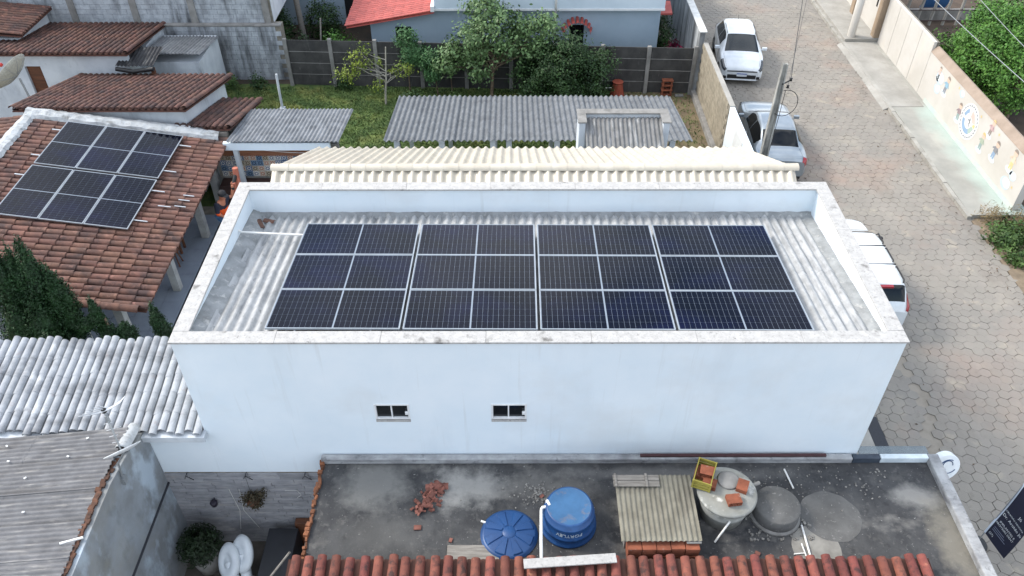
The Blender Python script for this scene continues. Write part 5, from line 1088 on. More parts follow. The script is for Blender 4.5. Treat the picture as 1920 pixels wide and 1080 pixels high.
# ------------------------------------------------------------------ cars
def crom(p0, p1, p2, p3, t, k=.42):
    m1 = (p2 - p0) * k; m2 = (p3 - p1) * k; t2 = t * t; t3 = t2 * t
    return p1 * (2*t3 - 3*t2 + 1) + m1 * (t3 - 2*t2 + t) + p2 * (-2*t3 + 3*t2) + m2 * (t3 - t2)
class CarBody:
    def __init__(s, st):
        # station: y, w, zb, zm, (ws, zs), (wt, ze, zt)
        s.c = np.array([[[0, y, zb], [w * .82, y, zb], [w * .985, y, zb + .13], [w, y, zm], [ws, y, zs], [wt, y, ze], [wt * .62, y, zt - (zt - ze) * .18], [0, y, zt]] for (y, w, zb, zm, ws, zs, wt, ze, zt) in st], float)
        s.n = len(st)
    def at(s, u, v, sgn=1):
        i = min(int(u), s.n - 2); f = u - i
        g = lambda k: s.c[max(0, min(s.n - 1, k))]
        row = crom(g(i-1), g(i), g(i+1), g(i+2), f, .38)
        j = min(int(v), 6); e = v - j
        def r(k):
            if k < 0: q = row[1].copy(); q[0] *= -1; return q
            if k > 7: q = row[6].copy(); q[0] *= -1; return q
            return row[k]
        p = crom(r(j-1), r(j), r(j+1), r(j+2), e, .38); p[0] *= sgn; return p
    def nrm(s, u, v, sgn):
        e = .03; a = s.at(min(u + e, s.n - 1.001), v, sgn) - s.at(max(u - e, 0), v, sgn); b = s.at(u, min(v + e, 7), sgn) - s.at(u, max(v - e, 0), sgn)
        n = np.cross(a, b); n /= np.linalg.norm(n) + 1e-9; p = s.at(u, v, sgn); 
        return n if np.dot(n, np.array([p[0], 0, p[2] - .55])) > 0 else -n
    def body(s, nu=64, nv=28):
        g = G(); P = []
        for i in range(nu + 1):
            u = (s.n - 1.0001) * i / nu; P.append([s.at(u, 7 * k / nv) for k in range(nv + 1)] + [s.at(u, 7 * k / nv, -1) for k in range(nv - 1, 0, -1)])
        m = len(P[0]); V = [q for row in P for q in row]
        F = [(i*m + k, i*m + (k+1) % m, (i+1)*m + (k+1) % m, (i+1)*m + k) for i in range(nu) for k in range(m)]
        g.add(V, F, True); g.add(P[0], [tuple(range(m))]); g.add(P[-1], [tuple(reversed(range(m)))]); return g
    def patch(s, u0, u1, v0, v1, sgn=1, off=.006, n=14, both=False):
        g = G()
        def fn(a, b):
            if both:
                vv = v0 + (7 - v0) * (1 - abs(2*b - 1)); sg = 1 if b < .5 else -1
            else: vv = v0 + (v1 - v0) * b; sg = sgn
            u = u0 + (u1 - u0) * a; return s.at(u, vv, sg) + s.nrm(u, vv, sg) * off
        g.grid(fn, n, n if not both else n * 2, True); return g
TYRE = M('tyre_rubber', hx('1a1b1c'), .85); RIM = M('alloy_rim', hx('a9adb0'), .35, metal=.7)
TINT = M('tinted_car_glass', hx('0c0f12'), .06, spec=.4); TINT2 = M('windscreen_glass', hx('1a2126'), .08, spec=.45); LAMP = M('headlamp_lens', hx('2c3238'), .12, spec=.7, coat=.6); TAIL = M('tail_lamp_red', hx('8f1420'), .2, coat=.5)
PLATE = M('number_plate', hx('c9cfd4'), .5); PLB = M('plate_blue', hx('27479a'), .5)
def car(name, label, stations, paint, front, rear, wheels, wr, wheelx, kind):
    front = Vector((*front, 0)); d = (Vector((*rear, 0)) - front).normalized()
    th = math.atan2(-d.x, d.y); r = thing(name, label, 'car', front, th); P = parent_world(r); B = CarBody(stations)
    def put(nm, g, mat, par=None, **k):
        g.v = [tuple(P @ Vector(p)) for p in g.v]; return part(nm, g, mat, par or r, **k)
    body = put('body', B.body(), paint)
    L = stations[-1][0]
    for (y) in wheels:
        for s_ in (-1, 1):
            mtx = Matrix.Translation((s_ * wheelx, y, wr)) @ Matrix.Rotation(R(90), 4, 'Y')
            g = G(); g.lathe([(wr - .1, -.1), (wr - .02, -.105), (wr, -.07), (wr, .07), (wr - .02, .105), (wr - .1, .1)], (0, 0, 0), 26, True, mtx); w_ = put('wheel', g, TYRE)
            g = G(); g.lathe([(0, s_ * .07), (.05, s_ * .075), (wr - .13, s_ * .06), (wr - .1, s_ * .095)], (0, 0, 0), 22, True, mtx); put('rim', g, RIM, w_)
            g = G(); g.lathe([(wr + .055, 0), (wr + .06, .01), (0, .01), (0, -.3), (wr + .05, -.3)], (0, 0, 0), 26, True, Matrix.Translation((s_ * (wheelx + .075), y, wr + .01)) @ Matrix.Rotation(R(90) * s_, 4, 'Y')); put('wheel_arch', g, BLACKP)
    return r, B, put
PW = M('white_car_paint', hx('d3d8db'), .25, coat=.8); PS = M('silver_car_paint', hx('8f989f'), .3, metal=.5, coat=.8)
# white hatchback, nose towards the camera
hst = [(0.0, .66, .24, .42, .62, .58, .54, .64, .665), (.10, .80, .19, .47, .77, .69, .64, .74, .77), (.45, .855, .17, .5, .835, .82, .70, .885, .92), (.90, .865, .17, .52, .855, .90, .72, .96, 1.00), (1.80, .865, .17, .53, .85, .94, .58, 1.38, 1.44), (2.3, .865, .17, .54, .85, .95, .59, 1.43, 1.475), (2.95, .865, .17, .55, .85, .97, .58, 1.41, 1.455), (3.45, .855, .18, .56, .83, .98, .55, 1.32, 1.37), (3.82, .83, .22, .56, .79, .93, .58, 1.0, 1.04), (3.94, .74, .30, .55, .70, .75, .56, .80, .83)]
r, B, put = car('hatchback_car', 'white hatchback parked facing us beside the block wall', hst, PW, (13.50, 20.45), (13.95, 24.36), (.78, 3.22), .305, .775, 0)
put('windshield', B.patch(3.12, 3.93, 5.12, 7, both=True), TINT2); put('rear_window', B.patch(7.15, 7.85, 5.2, 7, both=True), TINT)
for s_ in (-1, 1):
    put('side_window', B.patch(3.75, 5.0, 4.14, 4.86, s_), TINT); put('side_window', B.patch(5.08, 6.7, 4.14, 4.86, s_), TINT)
    put('headlight', B.patch(.45, 2.2, 3.75, 4.75, s_, .008), LAMP); put('tail_light', B.patch(7.7, 8.6, 3.5, 4.7, s_, .008), TAIL)
    g = G(); g.cbox((s_ * .96, 1.35, 1.0), (.2, .1, .13)); g.cbox((s_ * .87, 1.37, .95), (.08, .05, .05)); put('mirror', g, PW, bev=.025)
    g = G(); g.cbox((s_ * .66, .03, .34), (.13, .1, .12)); put('fog_recess', g, BLACKP, bev=.02)
    g = G(); g.tube([(s_ * .56, 1.8, 1.415), (s_ * .57, 2.5, 1.455), (s_ * .55, 3.3, 1.37)], .012, 6); put('roof_seam', g, BLACKP)
g = G(); g.box(-.58, -.014, .285, .58, .05, .47); put('grille', g, BLACKP, bev=.04); g = G(); g.box(-.60, -.010, .58, .60, .03, .625); put('grille_bar', g, BLACKP, bev=.01)
g = G(); g.box(-.2, -.03, .40, .2, -.013, .53); p_ = put('number_plate', g, PLATE); g = G(); g.box(-.2, -.033, .495, .2, -.031, .53); put('plate_band', g, PLB, p_)
g = G(); g.box(-.62, -.015, .22, .62, .06, .26); put('bumper_lip', g, PW, bev=.015); g = G(); g.lathe([(0, 0), (.05, 0), (.045, .012), (0, .014)], (0, .02, .66), 14, True, Matrix.Rotation(R(60), 4, 'X')); put('badge', g, RIM)
g = G(); g.tube([(0, 3.2, 1.42), (0, 3.3, 1.6)], .008, 5); put('aerial', g, BLACKP)
for s_ in (-1, 1): g = G(); g.tube([(s_ * .1, .98, 1.025), (s_ * .1 + .35, 1.1, 1.06)], .008, 4); put('wiper', g, BLACKP)
for s_ in (-1, 1):
    for u_ in (3.55, 5.04, 6.55): put('door_seam', B.patch(u_, u_ + .025, 2.3, 4.08, s_, .003, 8), BLACKP)
    put('bonnet_seam', B.patch(1.15, 3.0, 5.0, 5.05, s_, .003, 10), BLACKP)
# silver sedan, tail towards the camera
sst = [(0.0, .68, .24, .42, .64, .60, .56, .66, .685), (.12, .82, .19, .47, .79, .70, .66, .76, .79), (.55, .87, .17, .5, .85, .82, .72, .885, .92), (1.2, .88, .17, .52, .865, .89, .74, .96, 1.0), (2.0, .88, .17, .53, .86, .92, .58, 1.34, 1.40), (2.55, .88, .17, .54, .86, .93, .59, 1.41, 1.455), (3.15, .88, .17, .55, .86, .94, .57, 1.37, 1.42), (3.85, .875, .18, .56, .85, .96, .64, 1.04, 1.075), (4.30, .85, .22, .56, .82, .93, .68, 1.00, 1.03), (4.45, .76, .30, .55, .74, .80, .64, .88, .91)]
r, B, put = car('sedan_car', 'silver sedan parked behind the concrete pole by the white wall end', sst, PS, (13.58, 17.72), (13.24, 13.28), (.85, 3.55), .31, .79, 0)
put('windshield', B.patch(3.12, 3.93, 5.12, 7, both=True), TINT); put('rear_window', B.patch(6.12, 6.9, 5.12, 7, both=True), TINT)
for s_ in (-1, 1):
    put('side_window', B.patch(3.7, 5.0, 4.14, 4.86, s_), TINT); put('side_window', B.patch(5.08, 6.55, 4.14, 4.86, s_), TINT)
    put('headlight', B.patch(.6, 1.9, 3.9, 4.62, s_, .008), LAMP); put('tail_light', B.patch(8.05, 8.97, 3.6, 4.95, s_, .008), TAIL)
    g = G(); g.cbox((s_ * .98, 1.55, .98), (.2, .1, .13)); g.cbox((s_ * .89, 1.57, .93), (.08, .05, .05)); put('mirror', g, PS, bev=.025)
    for y_ in (2.45, 3.25): g = G(); g.cbox((s_ * .882, y_, .80), (.02, .16, .025)); put('door_handle', g, ALU, bev=.006)
g = G(); g.box(-.24, 4.44, .60, .24, 4.462, .73); p_ = put('number_plate', g, PLATE); g = G(); g.box(-.24, 4.463, .69, .24, 4.466, .73); put('plate_band', g, PLB, p_)
g = G(); g.box(-.7, 4.40, .24, .7, 4.47, .33); put('rear_bumper', g, BLACKP, bev=.02); g = G(); g.box(-.55, 4.43, .80, .55, 4.456, .83); put('chrome_strip', g, ALU)
for s_ in (-1, 1):
    for u_ in (3.55, 5.04, 6.4): put('door_seam', B.patch(u_, u_ + .025, 2.3, 4.08, s_, .003, 8), BLACKP)
    put('boot_seam', B.patch(7.0, 8.6, 5.0, 5.05, s_, .003, 10), BLACKP); put('bonnet_seam', B.patch(1.2, 3.0, 5.0, 5.05, s_, .003, 10), BLACKP)
# white people carrier beside the pale building
vst = [(0.0, .68, .26, .45, .64, .64, .56, .70, .73), (.10, .82, .2, .5, .79, .78, .66, .84, .87), (.45, .87, .18, .53, .85, .93, .72, 1.0, 1.03), (.95, .88, .18, .55, .865, 1.0, .74, 1.07, 1.11), (1.75, .88, .18, .56, .865, 1.03, .66, 1.50, 1.58), (2.4, .88, .18, .57, .865, 1.05, .68, 1.58, 1.64), (3.2, .88, .18, .58, .865, 1.06, .68, 1.58, 1.645), (3.95, .875, .19, .58, .86, 1.07, .66, 1.55, 1.61), (4.26, .86, .24, .58, .84, 1.02, .70, 1.12, 1.16), (4.36, .80, .32, .56, .79, .85, .70, .92, .95)]
r, B, put = car('people_carrier', 'white people carrier with black roof rails parked beside the pale building', vst, PW, (13.88, 10.2), (13.86, 5.84), (.85, 3.5), .32, .79, 0)
put('windshield', B.patch(3.12, 3.93, 5.12, 7, both=True), TINT); put('rear_window', B.patch(7.12, 7.86, 5.08, 7, both=True), TINT)
for s_ in (-1, 1):
    put('side_window', B.patch(3.75, 5.0, 4.14, 4.86, s_), TINT); put('side_window', B.patch(5.08, 6.1, 4.14, 4.86, s_), TINT); put('side_window', B.patch(6.2, 6.95, 4.14, 4.8, s_), TINT)
    put('headlight', B.patch(.6, 1.9, 3.9, 4.62, s_, .008), LAMP); put('tail_light', B.patch(7.35, 8.7, 4.05, 4.78, s_, .012), TAIL)
    for (a, b_) in ((1.85, 2.35), (2.5, 3.15), (3.3, 3.95)):
        g = G(); g.tube([(s_ * .62, a, 1.585), (s_ * .63, a + .06, 1.66), (s_ * .63, b_ - .06, 1.66), (s_ * .62, b_, 1.585)], .022, 6); put('roof_rail', g, BLACKP)
    g = G(); g.cbox((s_ * .99, 1.4, 1.08), (.2, .1, .15)); g.cbox((s_ * .89, 1.42, 1.03), (.08, .05, .05)); put('mirror', g, BLACKP, bev=.025)
for y_ in (2.42, 3.22): g = G(); g.box(-.66, y_ - .008, 1.600, .66, y_ + .008, 1.652); put('roof_groove', g, BLACKP)
g = G(); g.box(-.26, 4.35, .60, .26, 4.375, .74); put('number_plate', g, PLATE); g = G(); g.box(-.7, 4.31, .28, .7, 4.40, .42); put('rear_bumper', g, PW, bev=.02)
g = G(); g.box(-.3, 4.05, 1.57, .3, 4.14, 1.62); put('brake_light', g, TAIL)

for s_ in (-1, 1):
    for u_ in (3.55, 5.04, 6.15): put('door_seam', B.patch(u_, u_ + .025, 2.3, 4.08, s_, .003, 8), BLACKP)
# ------------------------------------------------------------------ concrete utility pole and wires
po = thing('utility_pole', 'weathered concrete utility pole rising in front of the silver sedan', 'pole', (11.98, 11.68, 0))
POLE = M('pole_concrete', hx('a3a29c'), .95, hx('8a8983'), 4, bump=.4, layers=[(hx('3f3e3a'), (4, 4, .8), .5, .68, .75), (hx('b5b3ab'), (6, 6, 2), .6, .72, .5)])
def tp(z, k): return k * (1 - .5 * z / 5.15)
g = G()
for (wx, wy, ox) in ((.15, .34, 0), ):
    b0, b1 = 0, 5.15
    for (dx0, dx1, dy0, dy1) in ((-.5, -.28, -.5, .5), (.28, .5, -.5, .5), (-.28, .28, -.16, .16)):
        V = []
        for z in (0, 5.15):
            kx = tp(z, .29); ky = tp(z, .24)
            V += [(11.98 + dx0 * kx, 11.68 + dy0 * ky, z), (11.98 + dx1 * kx, 11.68 + dy0 * ky, z), (11.98 + dx1 * kx, 11.68 + dy1 * ky, z), (11.98 + dx0 * kx, 11.68 + dy1 * ky, z)]
        g.add(V, [(3, 2, 1, 0), (4, 5, 6, 7), (0, 1, 5, 4), (1, 2, 6, 5), (2, 3, 7, 6), (3, 0, 4, 7)])
part('shaft', g, POLE, po)
g = G(); g.tube([(12.0, 11.6, 4.55), (12.25, 11.75, 4.6)], .02, 6); g.lathe([(0, -.05), (.045, -.04), (.03, 0), (.045, .04), (0, .05)], (12.28, 11.77, 4.62), 10); g.lathe([(0, -.05), (.045, -.04), (.03, 0), (.045, .04), (0, .05)], (12.22, 11.72, 4.42), 10); part('insulator', g, BLACKP, po)
lp = [(12.1 + .42 * math.sin(a) * .9 + .1, 11.6, 3.95 + .42 * math.cos(a)) for a in [math.pi * k / 10 for k in range(-1, 13)]]
g = G(); g.tube(lp, .011, 6); part('cable_loop', g, BLACKP, po)
g = G(); g.tube([(12.12, 11.55, 4.4), (12.1, 11.54, 3.5), (12.06, 11.53, 2.4)], .009, 5); part('cable_drop', g, BLACKP, po)
def sag(a, b_, s, n=14):
    a, b_ = Vector(a), Vector(b_); return [a.lerp(b_, i / n) - Vector((0, 0, 4 * s * (i / n) * (1 - i / n))) for i in range(n + 1)]
WIRE = M('cable_black', hx('2a2a2c'), .7); WIREG = M('cable_grey', hx('8f9498'), .5)
for i, (a, b_, s_, mt, rad, lab) in enumerate((((12.28, 11.77, 4.62), (15.8, 22.5, 5.35), .25, WIRE, .011, 'dark twisted service cable running up the street from the concrete pole'), ((12.22, 11.72, 4.42), (16.4, 23.3, 4.9), .3, WIRE, .006, 'thinner wire running below the service cable from the pole'),
      ((18.4, 23.5, 4.95), (18.55, 9.0, 5.0), .12, WIREG, .012, 'grey street cable passing in front of the round school tree'), ((20.55, 23, 5.0), (19.5, 12.5, 5.0), .1, WIREG, .010, 'second grey cable above the round school tree'))):
    g = G(); g.tube(sag(a, b_, s_), rad, 5); one('overhead_cable', g, mt, lab, 'cable', 0, 'overhead cables')
g = G(); g.tube(sag((-4.95, 12.1, 2.3), (.3, 11.9, 2.25), .25), .008, 5); one('clothes_line', g, PVC, 'thin white line strung from the clay roof past the grey shelter', 'line')

# ------------------------------------------------------------------ painted school wall across the street
sw = thing('mural_wall', 'long cream school wall painted with small children, clouds and a round emblem', 'wall', (20.5, 16, 0))
CREAMW = M('cream_wall_paint', hx('c2beb7'), .85, hx('b8b3aa'), .8, layers=[(hx('cfc4b2'), (.8, .8, .4), .56, .76, .5)])
g = G(); g.box(20.38, 11.55, 0, 20.62, 19.6, 1.84); part('wall', g, CREAMW, sw)
g = G(); g.prism([(20.36, 1.842), (20.64, 1.842), (20.64, 2.06), (20.56, 2.08)], 1, 11.54, 19.6); part('coping', g, M('coping_tan', hx('9c8c7e'), .9, hx('8a7b6d'), 2, layers=[(hx('8a7868'), (2, 2, 2), .55, .7, .5)]), sw, .01)
for i in range(4):
    y0 = 19.62 + i * 1.16; g = G(); g.box(20.38, y0, .1, 20.5, y0 + 1.14, 2.22); part('wall_panel', g, CREAMW, sw, .006)
g = G(); g.box(20.52, 19.62, 0, 20.6, 24.3, 2.2); part('panel_backing', g, JNT, sw)
g = G(); g.prism([(20.379, .0), (20.379, .28), (20.34, .12), (20.33, .0)], 1, 11.55, 18.9); part('turquoise_skirting', g, M('turquoise_skirting', hx('a9b5b0'), .8, hx('b4b6ac'), 1.5), sw)
FX = 20.376
def flat(name, items):
    """items: (material, list of polygons in (y, z)); painted on the wall face, a hair proud of it"""
    V = []; F = []; I = []; mats = []
    for k, (mt, polys) in enumerate(items):
        mats.append(mt)
        for p in polys:
            o = len(V); V += [(FX - .0008 * k, y, z) for y, z in p]; F.append(tuple(range(o, o + len(p)))); I.append(k)
    me = bpy.data.meshes.new(name); me.from_pydata(V, [], F)
    for m_ in mats: me.materials.append(m_)
    for p, k in zip(me.polygons, I): p.material_index = k
    o = link(name, me); o.parent = sw; o.matrix_basis = parent_world(sw).inverted(); return o
def circ(y, z, r1, r2=None, n=20, a0=0, a1=6.2832): r2 = r2 or r1; return [(y + r1 * math.cos(a0 + (a1 - a0) * k / n), z + r2 * math.sin(a0 + (a1 - a0) * k / n)) for k in range(n + (0 if a1 > 6.28 else 1))]
def pm(n, h):
    c = hx(h); w_ = hx('c2bcb0'); return M('mural_' + n, tuple(.62 * a + .38 * b_ for a, b_ in zip(c, w_)), .9)
SKIN_, DKH, BLNH = pm('skin', 'd9b096'), pm('hair_dark', '5b4238'), pm('hair_blond', 'd3b04e'); CLD, CLD2 = pm('cloud', 'd5e4ee'), pm('cloud_edge', 'b5cfe2')
def kid(y, z, s, hair, shirt, pants, lean=0):
    T_ = lambda pts: [(y + (a * math.cos(lean) - b * math.sin(lean)) * s, z + (a * math.sin(lean) + b * math.cos(lean)) * s) for a, b in pts]
    flat('painted_child', [(CLD, [T_(circ(0, -.32, .26, .13))]), (pants, [T_([(-.11, -.3), (-.02, -.3), (0, 0), (-.1, 0)]), T_([(.02, -.3), (.11, -.3), (.1, 0), (0, 0)])]), (shirt, [T_([(-.13, -.02), (.13, -.02), (.11, .22), (-.11, .22)]), T_([(-.11, .2), (-.24, .05), (-.2, .02), (-.09, .12)]), T_([(.11, .2), (.25, .1), (.22, .04), (.09, .12)])]), (SKIN_, [T_(circ(0, .34, .13, .13))]), (hair, [T_(circ(0, .37, .14, .13, 14, .1, 3.04))])])
kid(17.75, 1.30, .85, DKH, pm('cyan', '5aa5c8'), pm('navy', '3f5878'), .1); kid(16.35, .98, .8, DKH, pm('plum', '6d4a62'), pm('teal', '5e8f92'), -.1)
kid(14.2, 1.55, .75, BLNH, pm('pink', 'b98a92'), pm('brownish', '6e5a58'), .1); kid(14.42, .9, .8, BLNH, pm('sage', '8da58c'), pm('teal', '5e8f92'), 0)
kid(13.55, 1.08, .85, DKH, pm('slate', '465468'), pm('blue', '4f8ec0'), .1); kid(12.5, 1.35, .9, DKH, pm('peach', 'd9c0a4'), pm('yellow', 'dcc26a'), 0); kid(18.5, 1.45, .6, DKH, pm('rose', 'd3b8b0'), pm('grey', 'b5bcc4'), 0)
for (y, z, s) in ((18.3, .95, .24), (16.6, 1.62, .18), (12.4, .62, .28), (12.2, 1.0, .2), (18.35, 1.35, .3)): flat('painted_cloud', [(CLD2, [circ(y, z, s, s * .75)]), (CLD, [circ(y - .05, z + .03, s * .8, s * .6)])])
for (y, z) in ((16.9, 1.7), (15.0, 1.6), (13.7, 1.65), (12.0, .7)): flat('painted_star', [(pm('star', 'dcb95a'), [[(y + (.07 if k % 2 else .03) * math.cos(k * .628), z + (.07 if k % 2 else .03) * math.sin(k * .628)) for k in range(10)]])])
ey_, ez_ = 15.58, 1.08
ringp = lambda r0, r1, a0, a1, n=16: [(ey_ + r0 * math.cos(a0 + (a1 - a0) * k / n), ez_ + r0 * math.sin(a0 + (a1 - a0) * k / n)) for k in range(n + 1)] + [(ey_ + r1 * math.cos(a1 - (a1 - a0) * k / n), ez_ + r1 * math.sin(a1 - (a1 - a0) * k / n)) for k in range(n + 1)]
dash = [ringp(.52, .58, 6.2832 * k / 26, 6.2832 * (k + .6) / 26, 3) for k in range(26)]
flat('painted_emblem', [(pm('white', 'eef0ee'), [circ(ey_, ez_, .64, .64, 40)]), (pm('blue', '4f8ec0'), [ringp(.26, .44, -2.2, -.1), ringp(.3, .44, .2, 1.1)]), (pm('greenish', '8fb0a8'), [ringp(.24, .42, 3.3, 4.2)]), (pm('rose', 'd3b8b0'), [ringp(.2, .42, 1.6, 2.9)]), (pm('yellow', 'dcc26a'), [ringp(.3, .46, 2.95, 3.25)]), (pm('navy', '3f5878'), dash + [ringp(.05, .09, 0, 4.2), [(ey_ - .12, ez_ - .16), (ey_ - .08, ez_ - .16), (ey_ - .02, ez_ + .15), (ey_ - .06, ez_ + .15)]])])
# entrance beyond the wall
en = thing('school_entrance', 'cream school gateway with round column and tan pilaster', 'gateway', (19.8, 24.6, 0))
g = G(); g.box(18.95, 24.32, -.05, 20.5, 30, .26); part('step', g, CONC_PALE, en, .02)
g = G(); g.lathe([(.17, .26), (.17, 4.2), (0, 4.2)], (19.3, 24.62, 0), 24); part('column', g, CREAMW, en)
g = G(); g.box(20.2, 24.38, .262, 20.55, 24.75, 4.2); part('pilaster', g, M('tan_paint', hx('a18e78'), .85, hx('93806b'), 2), en, .01)
g = G(); g.box(20.4, 24.76, .262, 20.56, 30, 4.2); part('wall', g, CREAMW, en)
g = G(); g.box(20.385, 25.3, 1.3, 20.398, 25.42, 1.75); part('plaque', g, DARK, en); g = G(); g.box(20.1, 27.0, .262, 20.396, 27.35, 4.2); part('pilaster', g, MATS['tan_paint'], en)
# ground, tree and railings inside the school
g = G(); g.add([(20.62, 5, -.02), (40, 5, -.02), (40, 40, -.02), (20.62, 40, -.02)], [(0, 1, 2, 3)]); struct('school_yard', g, M('dark_brown_earth', hx('54463a'), .95, hx('3c322a'), 1.2, bump=.4))
tree('school_tree', 'round bright green tree behind the painted school wall', 'tree', (23.0, 17.6, 0), [(23.0, 17.6, 0), (23.0, 17.7, .8), (23.0, 17.8, 1.5)],
     [(22.5, 19.0, 2.0, 1.35, 1.4, 1.2), (23.4, 17.9, 2.0, 1.4, 1.4, 1.25), (23.2, 20.4, 2.3, 1.5, 1.4, 1.2), (21.9, 20.4, 1.6, .9, 1.0, .9), (24.5, 19.2, 2.5, 1.5, 1.5, 1.3), (22.8, 19.4, 2.9, 1.2, 1.2, .8), (22.5, 17.6, 1.3, .9, .8, .9), (21.8, 18.6, 1.6, .75, .8, .8)], 520, 95, .17, .11, LF_LIME, tr=.13, nb=30, shell=.8)
rl = thing('school_railing', 'dark railing with pale posts in the school yard beyond the wall', 'railing', (23, 26.5, 0))
for i in range(5):
    x = 22.3 + i * .62; g = G(); g.tube([(x, 26.4, 0), (x + .05, 26.4, 1.5)], .07, 8); part('post', g, CONC_PALE, rl)
for z in (.25, .75, 1.3): g = G(); g.tube([(21.6, 26.3, z), (25.5, 26.3, z)], .022, 6); part('bar', g, M('rusty_bar', hx('3f2a26'), .8), rl)
g = G(); g.box(22.2, 26.9, 0, 26, 27.1, .5); part('low_wall', g, CONC, rl)
g = G(); g.cbox((24.2, 27.6, .7), (1.2, .06, 1.0), 0, .5); one('blue_tarp', g, M('blue_tarp', hx('3f6fa5'), .5), 'blue sheet behind the school railing', 'sheet')
# weeds on the verge at the end of the pavement
vb = struct('verge', (lambda q: q.add([(18.97, 4, -.004), (20.6, 4, -.004), (20.6, 11.29, -.004), (18.97, 11.29, -.004)], [(0, 1, 2, 3)]))(G()), M('verge_soil', hx('8a7a66'), .95, hx('6b5f4f'), 3, bump=.4))
for i, (x, y, r_, mt) in enumerate(((19.7, 11.1, .5, 'd'), (19.9, 10.5, .5, 'g'), (19.45, 10.0, .5, 'g'), (20.3, 9.9, .6, 'g'), (19.6, 9.2, .55, 'g'), (20.6, 10.9, .5, 'd'), (20.2, 8.7, .5, 'g'))):
    lab = ['dry straw tuft at the end of the turquoise splashed pavement', 'green weeds between the straw tuft and the kerb end', 'leafy weeds creeping over the kerb end', 'denser weeds beside the end of the painted wall', 'low broad weeds on the verge below the kerb end', 'second dry tuft at the foot of the painted wall end', 'last weeds along the verge away from the wall'][i]
    c = thing('weed_clump', lab, 'weeds', (x, y, 0)); P, Nn, _ = blob_points([(x, y, .15, r_, r_ * .8, .3)], 26, 34, .12); leaves('foliage', LF_DRY if mt == 'd' else LF_WEED, P, Nn, .12 if mt == 'g' else .16, c, .5 if mt == 'g' else .12)

# ------------------------------------------------------------------ round clinic sign and feather banner
ds = thing('round_sign', 'white round drum sign with dark blue line emblem fixed at the flat roof corner', 'sign', (12.45, -.3, 2.4))
Q = Matrix.Rotation(R(90), 4, 'X') 
SC = Vector((12.52, -.42, 2.66)); fdir = Vector((.10, -.93, .35)).normalized(); Q = fdir.to_track_quat('Z', 'Y').to_matrix().to_4x4()
g = G(); g.lathe([(0, -.16), (.27, -.16), (.28, -.15), (.28, -.01), (.27, 0), (0, 0)], SC, 40, False, Q); part('drum', g, M('sign_white', hx('e9eef0'), .4), ds)
NAVY = M('sign_navy', hx('24456f'), .5)
def arcs(lst):
    g = G()
    for pts in lst: g.tube([SC + (Q.to_3x3() @ Vector((x, y, .004))) for x, y in pts], .009, 5)
    return g
part('emblem', arcs([[(.03 + .17 * math.cos(a), .02 + .15 * math.sin(a)) for a in [R(60 + k * 15) for k in range(19)]][::-1], [(.02 + .10 * math.cos(a), .06 + .09 * math.sin(a)) for a in [R(-10 + k * 18) for k in range(12)]], [(-.12, -.02), (-.02, -.03)], [(-.1, -.09), (-.01, -.08)]]), NAVY, ds)
g = G(); g.tube([(12.28, -.36, 2.62), SC - fdir * .08], .03, 8); part('bracket', g, STEEL, ds)
fb = thing('feather_banner', 'dark navy feather banner with white lettering on a round black base', 'banner', (14.03, -.48, 0))
g = G(); g.lathe([(0, .13), (.1, .13), (.2, .12), (.235, .07), (.22, 0), (0, 0)], (14.03, -.48, .005), 28); part('base', g, M('black_rubber_base', hx('202226'), .6), fb)
FB0 = Vector((14.03, -.48, .1)); UPV = Vector((.09, .02, 1)).normalized(); WV = Vector((.16, -.985, 0)).normalized(); NV = UPV.cross(WV).normalized()
if NV.x > 0: NV = -NV
Hf = 2.7
g = G(); g.tube([FB0, FB0 + UPV * .55, FB0 + UPV * 2.2, FB0 + UPV * 2.6 + WV * .12, FB0 + UPV * 2.78 + WV * .35], [.013, .012, .010, .008, .006], 8); part('pole', g, STEEL, fb)
def wv(s, t): return .02 * math.sin(3.2 * t + s * 2)
def fpt(s, t):   # s across 0..1, t metres up
    base = .42 + .0 * s; top = 2.55 - .1 * s * s + .2 * min(1, s * 2); z = base + (top - base) * t + (.0 if t > .02 else -.0)
    return FB0 + UPV * z + WV * (.005 + .62 * s) + NV * wv(s, z)
g = G(); g.grid(lambda s, t: fpt(s, t), 14, 40); g.grid(lambda s, t: fpt(s, t) - NV * .004, 14, 40); part('flag', g, M('banner_navy', hx('1a1d33'), .8), fb)
g = G(); g.grid(lambda s, t: fpt(s * .07 - .02, t) + NV * .004, 3, 40); part('sleeve', g, M('banner_sleeve', hx('cfd8e6'), .8), fb)
def ftext(body, size, s, z):
    me = text_mesh(body, size, M('banner_print', hx('e2e6ea'), .6), .0, al='LEFT')
    for v in me.vertices:
        p = FB0 + UPV * (z + v.co.y) + WV * (.62 * s + v.co.x) + NV * (wv(s + v.co.x / .62, z + v.co.y) + .006); v.co = p
    o = link('lettering', me); o.parent = fb; o.matrix_basis = parent_world(fb).inverted()
ftext('CIRURGIÃO DENTISTA', .052, .08, 1.26); ftext('Dr. Aroldo Jú', .10, .08, 1.14); ftext('IMPLANTES E', .075, .16, .95); ftext('PRÓTESES DENT', .068, .08, .87); ftext('(27)', .075, .12, .55)
for k in range(3):
    g = G(); g.grid(lambda s, t: fpt(.14 + s * (.62 - .1 * k), .0) * 0 + (FB0 + UPV * (.66 + k * .045 + t * .014) + WV * (.62 * (.14 + s * (.6 - .08 * k))) + NV * (wv(.14 + s * .6, .66 + k * .045) + .006)), 10, 1); part('fine_print', g, M('fine_print_grey', hx('7f869c'), .6), fb)
ftext('Jú', .11, .55, 1.42)

